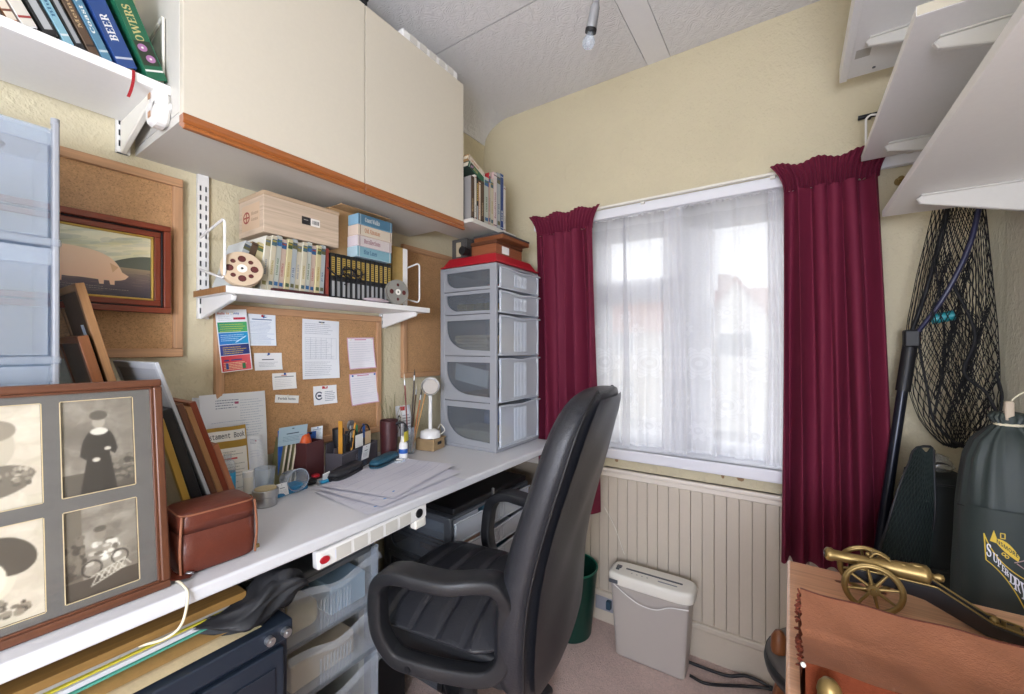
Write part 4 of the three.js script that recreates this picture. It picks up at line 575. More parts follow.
{ const t = D('tin', 'round silver tin of coins at the front of the small desk things', 'tin', -1.118, -0.535); part(t, 'lower_tin', lathe([[0, 0], [0.026, 0], [0.027, 0.002], [0.027, 0.022], [0.025, 0.024], [0, 0.024]], 28), M.steel); part(t, 'upper_tin', lathe([[0, 0.024], [0.029, 0.024], [0.03, 0.026], [0.03, 0.04], [0.028, 0.042], [0, 0.041]], 28), M.steel); part(t, 'lid_disc', cyl(0.025, 0.025, 0.003, 0, 0.041, 0, 'y', 24), mat(0xc9b78a, 0.5, { map: T.mottle, tile: true })); }
{ const t = D('coin_tray', 'small brass bowl half hidden behind the silver tin', 'bowl', -1.17, -0.508); part(t, 'bowl', lathe([[0, 0.002], [0.016, 0.002], [0.022, 0.018], [0.021, 0.018], [0.015, 0.004], [0, 0.004]], 20), M.brass); }
{ const t = D('plastic_box', 'flat clear blue plastic box on the desk', 'box', -1.165, -0.617, 0.12); part(t, 'base', box(0.045, 0.012, 0.095, 0.003), M.blueClear); part(t, 'lid', box(0.043, 0.008, 0.093, 0.003).translate(0, 0.012, 0), M.blueClear); part(t, 'contents', box(0.03, 0.008, 0.07, 0.002).translate(0, 0.003, 0), M.skyBlue); }
for (let i = 0; i < 4; i++) { const t = D('slim_booklet', `slim olive booklet, ${ORD[i]} of the slanting row beside the leather pot`, 'booklet', -1.265, -0.632 - i * 0.014, 0, 'slim booklets beside the leather pot'); t.rotation.x = -0.16; part(t, 'cover', box(0.06, 0.135, 0.007, 0.001), mat([0x7f7a52, 0x6d6a48, 0x8a845c, 0x5d5b42][i], 0.6)); part(t, 'page_edge', bb(0.0302, 0.031, 0.002, 0.133, -0.0025, 0.0025, 0), M.pages); }
{ const o = one('greeting_card', surf(4, 4, (u, v) => [0.008 * v, 0.055 * v, -(u - 0.5) * 0.085]), mat(0xa9c0c9, 0.6, { map: P.card }), 'pale blue card propped above the olive booklets', 'card', undefined, [-1.225, DESK + 0.118, -0.662]); one('blue_folder', box(0.004, 0.16, 0.07, 0.001), M.bluePen, 'deep blue card behind the pale blue one', 'card', undefined, [-1.25, DESK, -0.668]); }
{ const t = D('leather_pot', 'square dark brown leather pen pot holding an orange pouch', 'pen pot', -1.235, -0.712, 0.25); const w = 0.034; part(t, 'wall', poly([[-w, -w], [w, -w], [w, w], [-w, w]], 0.118, 0, [[[-w + 0.003, -w + 0.003], [w - 0.003, -w + 0.003], [w - 0.003, w - 0.003], [-w + 0.003, w - 0.003]]]).rotateX(-Math.PI / 2).translate(0, 0.059, 0), M.maroonLeather); part(t, 'base', bb(-w + 0.002, w - 0.002, 0, 0.004, -w + 0.002, w - 0.002, 0), M.maroonLeather);
  one('pouch', loft(Array.from({ length: 6 }, (_, j) => { const s = j / 5, k = 0.6 + 0.5 * Math.sin(s * 3.1); return Array.from({ length: 12 }, (_, i) => { const a = i / 12 * 6.283; return [0.013 * k * Math.cos(a), 0.09 + 0.05 * s + 0.004 * Math.sin(a * 3), 0.016 * k * Math.sin(a)]; }); })), M.orange, 'crumpled orange pouch in the leather pen pot', 'pouch', undefined, [-1.22, DESK, -0.70]);
  one('photo_card', surf(2, 2, (u, v) => [0.003 * v, 0.05 * v, -(u - 0.5) * 0.035]), mat(0x2d5aa8, 0.5, { map: P.ident }), 'small blue photo card behind the leather pen pot', 'card', undefined, [-1.255, DESK + 0.09, -0.735]); one('photo_card', surf(2, 2, (u, v) => [0.002 * v, 0.055 * v, -(u - 0.5) * 0.04]), PM('leaf'), 'small white printed card behind the black torch', 'card', undefined, [-1.27, DESK + 0.095, -0.765]); }
{ // letter rack with its contents
  const t = D('letter_rack', 'low dark grey letter rack on the desk', 'letter rack', -1.235, -0.875, 0.38); const L = 0.105;
  part(t, 'front_panel', bb(0.026, 0.03, 0, 0.07, -L, L, 0.0015), M.holderGrey); part(t, 'back_panel', bb(-0.03, -0.026, 0, 0.1, -L, L, 0.0015), M.holderGrey); part(t, 'divider', bb(-0.002, 0.002, 0, 0.085, -L, L, 0.001), M.holderGrey); part(t, 'base', bb(-0.03, 0.03, 0, 0.004, -L, L, 0.001), M.holderGrey); for (const z of [-L, L]) part(t, 'end_panel', bb(-0.03, 0.03, 0, 0.07, z - 0.002, z + 0.002, 0.001), M.holderGrey); part(t, 'stitching', [bb(0.0302, 0.0306, 0.065, 0.066, -L, L, 0), bb(0.0302, 0.0306, 0.004, 0.005, -L, L, 0)], col(0x8a868c)); part(t, 'front_pocket', bb(0.03, 0.034, 0.0, 0.05, -0.045, 0.03, 0.001), M.holderGrey);
}
const rackAt = (a, b) => [-1.235 + a * Math.cos(0.38) + b * Math.sin(0.38), -0.875 - a * Math.sin(0.38) + b * Math.cos(0.38)];
function inRack(name, label, cat, a, b, geo, m, y = 0.005, ry = 0.38) { const [x, z] = rackAt(a, b); const o = one(name, geo, m, label, cat, undefined, [x, DESK + y, z]); o.rotation.y = ry; return o; }
inRack('ruler', 'yellow wooden ruler standing at the near end of the letter rack', 'ruler', 0.012, 0.088, box(0.014, 0.165, 0.003, 0.0005), M.pencil);
inRack('torch', 'black torch standing in the letter rack', 'torch', -0.014, 0.062, lathe([[0, 0], [0.011, 0], [0.011, 0.08], [0.017, 0.1], [0.018, 0.135], [0.016, 0.137], [0, 0.13]], 20), M.black);
inRack('pencil', 'yellow pencil leaning in the letter rack', 'pencil', 0.013, 0.045, cyl(0.0035, 0.0035, 0.15, 0, 0, 0, 'y', 6).rotateX(-0.25), M.pencil);
inRack('marker', 'black marker pen in the letter rack', 'pen', 0.013, 0.07, cyl(0.006, 0.006, 0.12, 0, 0, 0, 'y', 12), M.black); inRack('marker', 'dark grey marker pen in the letter rack behind the yellow pencil', 'pen', -0.012, 0.03, cyl(0.006, 0.006, 0.12, 0, 0, 0, 'y', 12).rotateX(-0.1), M.darkGreyPlastic);
inRack('magnifier', 'silver handled magnifier standing in the letter rack', 'magnifier', -0.012, -0.005, [box(0.012, 0.09, 0.02, 0.004, 2), cyl(0.017, 0.017, 0.008, 0, 0.135, 0, 'x', 24), cyl(0.009, 0.009, 0.05, 0, 0.085, 0)], M.steel);
inRack('scissors', 'pair of black handled scissors arching over the letter rack', 'scissors', 0.013, 0.005, [new THREE.TorusGeometry(0.026, 0.003, 8, 24, 2.6).rotateY(Math.PI / 2).translate(0, 0.1, 0.02), new THREE.TorusGeometry(0.03, 0.0025, 8, 24, 3.1).rotateY(Math.PI / 2).translate(0, 0.1, -0.055), box(0.004, 0.1, 0.012, 0.001).translate(0, 0, 0.02)], M.blackPlastic);
inRack('index_card', 'white card standing in the middle of the letter rack', 'card', 0.02, -0.005, box(0.001, 0.105, 0.045, 0.0003), M.paper); inRack('index_card', 'grey and white card in the rack front pocket', 'card', 0.037, -0.012, turn(box(0.001, 0.05, 0.045, 0.0003), 0.0, 0, -0.15).translate(0, 0.02, 0), PM('card')); inRack('index_card', 'beige tag in the far end of the letter rack', 'card', 0.018, -0.062, box(0.001, 0.105, 0.036, 0.0003), col(0xd9bd98, 0.7)); inRack('index_card', 'dark blue card in the letter rack front pocket', 'card', 0.0355, 0.0, box(0.001, 0.065, 0.05, 0.0003), col(0x3d4556, 0.6));
inRack('pen', 'green pen standing in the letter rack', 'pen', -0.012, -0.038, cyl(0.005, 0.005, 0.13, 0, 0, 0, 'y', 10), col(0x2f8a62)); inRack('pen', 'blue pen standing at the far end of the letter rack', 'pen', -0.012, -0.085, cyl(0.005, 0.005, 0.125, 0, 0, 0, 'y', 10), M.bluePen);
{ const t = D('leather_beaker', 'round maroon leather beaker beside the letter rack', 'beaker', -1.245, -1.035); part(t, 'body', lathe([[0, 0], [0.029, 0], [0.03, 0.003], [0.033, 0.13], [0.032, 0.136], [0.03, 0.13], [0.027, 0.006], [0, 0.006]], 30), M.maroonLeather); const h = D('hole_punch', 'black and silver hand tool hooked in the maroon beaker', 'tool', -1.205, -1.053); part(h, 'grip', new THREE.TorusGeometry(0.022, 0.005, 8, 20, 3.6).rotateZ(-1).rotateY(0.8).translate(0, 0.105, 0), M.black); part(h, 'jaw', box(0.012, 0.05, 0.014, 0.004).translate(0.012, 0.075, 0), M.steel); }
{ const t = D('glue_bottle', 'white bottle with blue band and yellow note beside the beaker', 'bottle', -1.152, -1.022); part(t, 'body', lathe([[0, 0], [0.0145, 0], [0.0155, 0.002], [0.0155, 0.06], [0.01, 0.068], [0, 0.068]], 20), M.gloss); part(t, 'label_band', cyl(0.0157, 0.0157, 0.016, 0, 0.028, 0, 'y', 20, true), M.bluePen); part(t, 'cap', cyl(0.008, 0.01, 0.02, 0, 0.068, 0), M.ivory); part(t, 'yellow_note', surf(4, 3, (u, v) => [0.002 * Math.sin(u * 5), 0.036 * v, -(u - 0.5) * 0.036]).rotateY(0.35).translate(0.012, 0.07, -0.004), col(0xe2cf3f, 0.7)); }
{ const t = D('tape_roll', 'clear sticky tape roll lying beside the white bottle', 'tape', -1.135, -0.985); part(t, 'roll', lathe([[0.016, 0], [0.026, 0], [0.026, 0.014], [0.016, 0.014], [0.016, 0]], 28), M.clear); part(t, 'core', lathe([[0.013, 0.001], [0.016, 0.001], [0.016, 0.013], [0.013, 0.013], [0.013, 0.001]], 24), M.ivory); }
{ const t = D('brush_jar', 'slim clear jar of paint brushes beside the desk lamp', 'jar', -1.215, -1.108); part(t, 'glass', lathe([[0, 0.001], [0.02, 0.001], [0.02, 0.1], [0.0195, 0.1], [0.0185, 0.004], [0, 0.004]], 24), M.clear);
  const B = [[0.02, -0.05, 0xa8642f, 'orange brown'], [-0.01, -0.07, 0x5a3a22, 'dark brown'], [0.012, -0.1, 0xc2904e, 'pale wooden'], [-0.016, 0.0, 0x7a2d24, 'dark red'], [0.0, -0.03, 0x3a2a1e, 'black brown']];
  B.forEach(([dx, dz, c, n], i) => { const b = thing('paint_brush', `${n} handled paint brush in the clear jar`, 'brush', [-1.215 + dx * 0.3, DESK + 0.006, -1.108 + dz * 0.1], 0, 'paint brushes in the jar'); b.rotation.set(dz * 2.6, 0, -dx * 5); const L = 0.2 + 0.018 * i; part(b, 'handle', cyl(0.0032, 0.002, L, 0, 0, 0, 'y', 8), col(c, 0.35)); part(b, 'ferrule', cyl(0.0034, 0.0032, 0.02, 0, L, 0, 'y', 8), M.steel); part(b, 'bristles', cyl(0.0006, 0.0038, 0.026, 0, L + 0.02, 0, 'y', 8), i % 2 ? col(0xd6cdbb) : col(0x3f352c)); }); }
one('dried_grasses', Array.from({ length: 16 }, (_, i) => tube([[0, 0, 0], [0.01 * Math.sin(i), 0.1, -0.004 * i + 0.03], [0.02 * Math.sin(i * 2.1), 0.2 + 0.03 * Math.sin(i * 3), 0.06 - 0.008 * i]], 0.0009, 10, 4)), col(0x8f8663, 0.9), 'thin dried stems in the gap behind the beaker', 'dried stems', undefined, [-1.29, DESK, -1.09]);
standing('leaflet', 'grey leaflet with red heading standing behind the desk lamp', 'ident', -1.12, -1.2, DESK + 0.05, 0.95, -1.3, -1.312, undefined, 'leaflet');
{ // little white lamp in a wicker tray
  const b = D('wicker_tray', 'small wicker tray holding the white desk lamp', 'tray', -1.2, -1.205, 0.2); part(b, 'weave', box(0.085, 0.044, 0.085, 0.006, 2), M.wicker); part(b, 'grip_hole', bb(0.0425, 0.0435, 0.022, 0.034, -0.014, 0.014, 0.0004), M.black); part(b, 'rim', [bb(-0.045, 0.045, 0.04, 0.047, -0.045, -0.039, 0.003), bb(-0.045, 0.045, 0.04, 0.047, 0.039, 0.045, 0.003), bb(0.039, 0.045, 0.04, 0.047, -0.04, 0.04, 0.003), bb(-0.045, -0.039, 0.04, 0.047, -0.04, 0.04, 0.003)], M.wicker);
  const t = thing('desk_lamp', 'small white desk lamp with a round head', 'lamp', [-1.2, DESK + 0.045, -1.205]);
  part(t, 'base', lathe([[0, 0], [0.04, 0], [0.041, 0.004], [0.038, 0.026], [0.02, 0.034], [0, 0.035]], 28), M.gloss); part(t, 'stem', tube([[0, 0.03, 0], [0.0, 0.1, 0.0], [0.0, 0.16, 0.0], [0.0, 0.2, 0.012]], 0.0075, 20, 10), M.gloss);
  const s = part(t, 'lamp_shade', turn(lathe([[0, 0.055], [0.018, 0.052], [0.028, 0.03], [0.034, 0.0], [0.036, -0.016], [0.0345, -0.016], [0.03, 0.006], [0.02, 0.03], [0, 0.036]], 28), 0, 0, 0).rotateZ(Math.PI / 2 + 0.35).rotateY(-0.75).translate(0.02, 0.205, 0.02), M.gloss); sub(s, 'reflector', turn(cyl(0.029, 0.029, 0.002, 0, -0.006, 0, 'y', 24), 0, 0, 0).rotateZ(Math.PI / 2 + 0.35).rotateY(-0.75).translate(0.02, 0.205, 0.02), M.silverGrey);
  part(t, 'cable', tube([[0.03, 0.012, -0.03], [0.05, 0.03, -0.03], [0.045, 0.05, -0.02], [0.02, 0.05, -0.035], [0.0, 0.03, -0.045]], 0.002, 30, 6), M.ivory);
}
function softCase(name, label, cat, x, z, ry, L, W, Hh, m) { const t = D(name, label, cat, x, z, ry), n = 28, half = (y0, y1, dir) => [[0.0, 0], [0.3, 0.55], [0.62, 0.9], [0.88, 0.99], [1, 1]].map(([a, b]) => [lerp(y0, y1, a), b]); const ring = (y, k) => Array.from({ length: n }, (_, i) => { const a = i / n * 6.2832, c = Math.cos(a), s = Math.sin(a); return [W / 2 * k * Math.sign(c) * Math.pow(Math.abs(c), 0.6), y, L / 2 * (0.4 + 0.6 * k) * Math.sign(s) * Math.pow(Math.abs(s), 0.7)]; });
  part(t, 'lower_shell', loft([ring(0, 0.7), ring(Hh * 0.12, 0.9), ring(Hh * 0.48, 1)]), m); part(t, 'upper_shell', loft([ring(Hh * 0.5, 1), ring(Hh * 0.72, 0.95), ring(Hh * 0.9, 0.8), ring(Hh, 0.5)]), m); part(t, 'seam', tube(ring(Hh * 0.49, 1.005).map((p) => V(...p)), 0.0012, 60, 5, true), M.black); }
softCase('glasses_case', 'black glasses case before the letter rack', 'glasses case', -1.155, -0.795, 0.42, 0.155, 0.055, 0.036, M.blackLeather); softCase('glasses_case', 'teal glasses case before the letter rack', 'glasses case', -1.158, -0.945, 0.36, 0.155, 0.052, 0.036, M.teal);
{ const t = D('key_bunch', 'bunch of keys with red and blue tags before the leather pot', 'keys', -1.165, -0.71); part(t, 'key_ring', new THREE.TorusGeometry(0.012, 0.0012, 6, 24).rotateX(1.4).translate(0, 0.006, 0), M.steel); part(t, 'red_tag', box(0.018, 0.01, 0.02, 0.004).translate(-0.01, 0.018, 0.005), M.red); part(t, 'black_fob', box(0.022, 0.014, 0.03, 0.005, 2).translate(-0.008, 0.002, 0.022), M.black); part(t, 'blue_tag', box(0.02, 0.006, 0.045, 0.002).translate(0.01, 0.002, -0.02), M.skyBlue); part(t, 'white_tag', turn(box(0.003, 0.028, 0.022, 0.001), 0.3, 0, -0.5).translate(0.004, 0.008, -0.02), M.paper); for (let i = 0; i < 3; i++) part(t, 'key', [cyl(0.008, 0.008, 0.002, 0.02, 0.001, 0.01 - 0.012 * i, 'y', 12), bb(0.02, 0.05, 0.001, 0.003, 0.008 - 0.012 * i, 0.012 - 0.012 * i, 0.0005)], M.steel); }
// large sheets on the desk
for (let i = 0; i < 3; i++) { const o = one('plan_sheet', surf(16, 12, (u, v) => [(0.5 - v) * 0.255, 0.001 + 0.0035 * i + 0.003 * Math.pow(Math.abs(u - 0.5) * 2, 6) * v, (0.5 - u) * 0.34]), PM('plan'), ['creased drawing sheet at the bottom of the desk pile', 'creased drawing sheet in the middle of the desk pile', 'creased drawing sheet on top of the desk pile'][i], 'paper', 'drawing sheets on the desk', [-0.958 - 0.035 * i, DESK + 0.0006, -0.815 - 0.028 * i]); o.rotation.y = -0.07 + 0.15 * i; }
// grey drawer towers: drawers face +x, cut-away side panels face +z and -z
function tower(label, at, W, Dp, rows, frame, clearM, smoke, contents) {   // W along z, Dp along x; rows as [y0, y1]; at = front corner nearest +z, base
  const t = thing('drawer_tower', label, 'drawers', at, 0, 'grey framed clear drawer towers'), H = rows[rows.length - 1][1] + 0.012, p = 0.024;
  part(t, 'top', bb(-Dp, 0, H - 0.012, H, -W, 0, 0.004), frame); part(t, 'base', bb(-Dp, 0.002, 0, 0.014, -W, 0, 0.003), frame);
  for (const z of [0, -W]) { const s = z ? 1 : -1;
    for (const x of [[-Dp, -Dp + p], [-p * 1.3, 0]]) part(t, 'corner_post', bb(x[0], x[1], 0.01, H - 0.005, z + s * 0.0005, z + s * 0.014, 0.003), frame);
    for (const [y0, y1] of rows) { // side panel with a swooping cut-out
      const h = y1 - y0, x0 = -Dp + p, x1 = -p * 1.3, c = [], r = Math.min(h * 0.55, 0.1);
      c.push([x1, y1 - h * 0.12], [x0 + 0.012, y1 - h * 0.12]); for (let i = 0; i <= 8; i++) { const a = i / 8 * Math.PI / 2; c.push([x0 + 0.012 + r * (1 - Math.cos(a)) * 1.3, y0 + h * 0.14 + (h * 0.55) * (1 - Math.sin(a))]); } c.push([x1, y0 + h * 0.12]);
      part(t, 'side_panel', poly([[x0 - 0.002, y0], [x1 + 0.002, y0], [x1 + 0.002, y1 + 0.002], [x0 - 0.002, y1 + 0.002]], 0.004, 0, [c.reverse()]).translate(0, 0, z + s * 0.004), frame);
      part(t, 'side_window', bb(x0, x1, y0 + 0.01, y1 - 0.01, z + s * 0.009, z + s * 0.0105, 0), smoke);
    } }
  part(t, 'back_panel', bb(-Dp, -Dp + 0.003, 0.01, H - 0.01, -W + 0.01, -0.01, 0), frame);
  rows.forEach(([y0, y1], i) => {
    const d = part(t, 'drawer', [surf(30, 6, (u, v) => [0.004 + 0.004 * Math.sin(v * 3.14), lerp(y0 + 0.004, y1 - 0.006 - 0.006 * Math.sin(u * 3.14) ** 4, v), lerp(-0.012, -W + 0.012, u)]), bb(-Dp + 0.03, 0.0, y0 + 0.006, y0 + 0.008, -W + 0.016, -0.016, 0)], clearM);
    sub(d, 'drawer_lip', [tube(Array.from({ length: 11 }, (_, k) => [0.012, y1 - 0.006 - 0.006 * Math.sin(k / 10 * 3.14) ** 4, lerp(-0.008, -W + 0.008, k / 10)]), 0.004, 30, 6), bb(0.002, 0.008, y0 + 0.001, y0 + 0.007, -W + 0.008, -0.008, 0.002)], clearM);
    const ribs = []; for (let k = 0; k < 9; k++) ribs.push(bb(0.007, 0.0095, y0 + 0.016, y1 - 0.024, -W * 0.36 - k * W * 0.034, -W * 0.36 - k * W * 0.034 - 0.002, 0)); sub(d, 'front_ribs', ribs, clearM);
    for (const z of [-0.02, -W + 0.02]) sub(d, 'front_edge', bb(0.003, 0.011, y0 + 0.006, y1 - 0.008, z - 0.004, z + 0.004, 0.001), clearM);
  });
  (contents ?? []).forEach(([n, l, c, row, x, z, g, m]) => { const o = one(n, g, m, l, c, undefined, [at[0] + x, at[1] + rows[row][0] + 0.009, at[2] + z]); });
  return t;
}
tower('tall grey framed drawer tower standing on the desk by the curtain', [-0.935, DESK, -1.288], 0.322, 0.29, [[0.014, 0.185], [0.19, 0.368], [0.373, 0.535], [0.54, 0.63], [0.635, 0.722]], M.greyPlastic, M.frost, M.smoke, [
  ['paper_bundle', 'pale papers bundled in the bottom tower drawer', 'papers', 0, -0.14, -0.1, box(0.2, 0.05, 0.15, 0.01), col(0xd8c6a2, 0.8)], ['cloth_bundle', 'blue cloth in the bottom tower drawer', 'cloth', 0, -0.14, -0.26, box(0.18, 0.1, 0.1, 0.02, 2), col(0x8fa0c8, 0.9)],
  ['booklet', 'white booklet slanting in the fourth tower drawer', 'booklet', 1, -0.14, -0.02, turn(box(0.17, 0.07, 0.004, 0.001), 0.1, 0, -0.16).translate(0, 0.06, 0), col(0xe8e6e2, 0.6)], ['photo_wallet', 'brown wallet in the fourth tower drawer', 'wallet', 1, -0.14, -0.14, box(0.14, 0.02, 0.2, 0.003), col(0x8a6a48, 0.7)],
  ['envelope_stack', 'cream envelopes stacked in the third tower drawer', 'envelopes', 2, -0.14, -0.13, Array.from({ length: 6 }, (_, k) => box(0.17, 0.011, 0.22, 0.002).translate(0.004 * (k % 2), k * 0.0125, 0.003 * (k % 3))), M.cream2],
  ['cassette', 'yellow labelled cassettes in the second tower drawer', 'cassettes', 3, -0.15, -0.1, Array.from({ length: 4 }, (_, k) => box(0.04, 0.04, 0.08, 0.003).translate(-0.08 + k * 0.05, 0, 0)), col(0xa08a48, 0.6)], ['battery_box', 'dark box in the second tower drawer', 'box', 3, -0.12, -0.24, box(0.16, 0.05, 0.1, 0.004), col(0x3a3d44)],
  ['ribbon_roll', 'orange roll in the top tower drawer', 'roll', 4, -0.08, -0.1, lathe([[0.01, 0], [0.03, 0], [0.03, 0.02], [0.01, 0.02], [0.01, 0]], 20), M.orange],
]);
{ // red tray and boxes on top of the tower
  const T1 = DESK + 0.735, t = room('red_tray', 'upturned shallow red plastic tray on top of the drawer tower', 'tray', [-1.06, T1, -1.43]);
  const ring = (x0, x1, y, z0, z1) => [[x0, y, z0], [x1, y, z0], [x1, y, z1], [x0, y, z1]];
  part(t, 'tray', loft([ring(-1.215, -0.935, T1 + 0.003, -1.595, -1.292), ring(-1.195, -0.955, T1 + 0.04, -1.57, -1.312), ring(-1.19, -0.96, T1 + 0.043, -1.565, -1.317)]).toNonIndexed(), M.red); t.children[0].geometry.computeVertexNormals();
  part(t, 'rim', bb(-1.222, -0.928, T1 + 0.0005, T1 + 0.006, -1.602, -1.285, 0.002), M.red);
  const w = room('wooden_box', 'small reddish wooden box on the red tray', 'box', [-1.0, T1 + 0.044, -1.44]); part(w, 'body', bb(-1.09, -0.965, T1 + 0.044, T1 + 0.085, -1.52, -1.33, 0.002), mat(0x9a5a38, 0.5, { map: T.wood, grain: 'z' })); part(w, 'lid', bb(-1.093, -0.962, T1 + 0.0852, T1 + 0.1, -1.523, -1.327, 0.003), M.walnut); part(w, 'paper_label', bb(-0.9648, -0.964, T1 + 0.05, T1 + 0.08, -1.42, -1.37, 0), M.paper);
  const g = room('game_box', 'flat brown lacquered case lying across the wooden box', 'box', [-0.98, T1 + 0.101, -1.45]); part(g, 'body', bb(-1.08, -0.935, T1 + 0.101, T1 + 0.118, -1.53, -1.335, 0.002), mat(0x8a5230, 0.4, { map: T.wood, grain: 'z' })); part(g, 'lid', bb(-1.082, -0.933, T1 + 0.1182, T1 + 0.125, -1.532, -1.333, 0.002), col(0x4b4b50, 0.4));
  const s = room('storage_box', 'black and white patterned box beside the wooden box on the tray', 'box', [-1.15, T1 + 0.044, -1.37]); part(s, 'body', bb(-1.19, -1.11, T1 + 0.044, T1 + 0.125, -1.44, -1.322, 0.003), mat(0x55524f, 0.7, { map: T.cork, tile: true })); part(s, 'panel_label', bb(-1.165, -1.14, T1 + 0.05, T1 + 0.11, -1.3218, -1.321, 0), col(0xb8a98c));
  one('camera_lens', [cyl(0.016, 0.016, 0.03, 0, 0, 0, 'z', 20), cyl(0.018, 0.018, 0.008, 0, 0, 0.016, 'z', 20)], M.black, 'round black lens cap in front of the wooden box', 'lens', undefined, [-1.1, T1 + 0.0625, -1.302]);
}
{ // little shelf between cupboard and window wall
  const t = room('wall_shelf', 'short white book shelf beyond the wall cupboard', 'shelf', [XL, 1.66, -1.36], 'white wall shelves');
  part(t, 'board', bb(-1.2, -1.0, 1.660, 1.675, -1.52, -1.2175, 0.001), M.greyWhite); part(t, 'front_edge', bb(-1.0, -0.996, 1.659, 1.676, -1.52, -1.22, 0.001), M.greyWhite);
  const L = [[14, 0x8d8a88, 0.022, 0.17, 'grey book at the cupboard end of the short shelf'], [15, 0xdad6ce, 0.012, 0.18, 'white spined book at the cupboard end of the short shelf'], [6, 0x2b2b2e, 0.014, 0.165, 'black book beside the white one on the short shelf'], [9, 0xcf7a3c, 0.012, 0.16, 'orange spined book on the short shelf'], [14, 0x4c3226, 0.024, 0.17, 'brown book on the short shelf'], [2, 0xbfc9b8, 0.03, 0.195, 'flowery pale book on the short shelf'], [3, 0xb02a30, 0.012, 0.22, 'bright red slim book on the short shelf'], [1, 0x9cc4ae, 0.02, 0.2, 'mint green book on the short shelf'], [10, 0xd9b9b4, 0.024, 0.235, 'pale pink tall book on the short shelf'], [5, 0x6a7788, 0.026, 0.24, 'slate blue tall book on the short shelf'], [13, 0x3d5a86, 0.022, 0.245, 'blue tall book on the short shelf'], [15, 0xd8d4ca, 0.016, 0.2, 'white book ending the short shelf']];
  let z = -1.235; for (const [k, c, th, h, label] of L) { z -= th / 2; volume('book', label, 'book', k, th - 0.001, h, 0.16, [-1.015, 1.6762, z], [0, 0, 0], 'books on the short shelf', col(c, 0.55)); z -= th / 2; }
  volume('book', 'tan book lying tilted on top of the short shelf row', 'book', 9, 0.022, 0.11, 0.15, [-1.02, 1.915, -1.225], [-Math.PI / 2 - 0.36, 0, 0], 'books on the short shelf', col(0xb08a5c, 0.6)); volume('book', 'dark green book lying tilted under the tan one', 'book', 12, 0.026, 0.11, 0.15, [-1.018, 1.889, -1.225], [-Math.PI / 2 - 0.36, 0, 0], 'books on the short shelf', col(0x24352c, 0.6));
}
// ---------- under the desk ----------
{
  const t = room('filing_cabinet', 'dark blue metal filing cabinet under the near end of the desk', 'filing cabinet', [-1.05, 0, -0.18]);
  part(t, 'carcass', [bb(-1.3, -0.815, 0.02, 0.655, -0.432, 0.08, 0.006, 2), bb(-1.28, -0.84, 0, 0.03, -0.42, 0.06, 0.002)], M.navyMetal);
  part(t, 'top_rail', bb(-1.3, -0.80, 0.625, 0.66, -0.434, 0.082, 0.004), M.navyMetal);
  for (const [y0, y1] of [[0.33, 0.615], [0.04, 0.32]]) { const d = part(t, 'drawer', bb(-0.815, -0.80, y0, y1, -0.418, 0.066, 0.004), M.navyMetal); sub(d, 'drawer_inset', bb(-0.8005, -0.797, y0 + 0.02, y1 - 0.03, -0.40, 0.05, 0.002), mat(0x232a36, 0.45, { metalness: 0.2 })); sub(d, 'recessed_grip', bb(-0.7975, -0.794, y1 - 0.075, y1 - 0.05, -0.22, -0.1, 0.002), M.navyDark); }
  for (const z of [-0.388, -0.418]) part(t, 'lock_knob', [cyl(0.008, 0.008, 0.012, -0.795, 0.643, z, 'x', 16), cyl(0.003, 0.003, 0.014, -0.794, 0.643, z, 'x', 8)], M.steel);
}
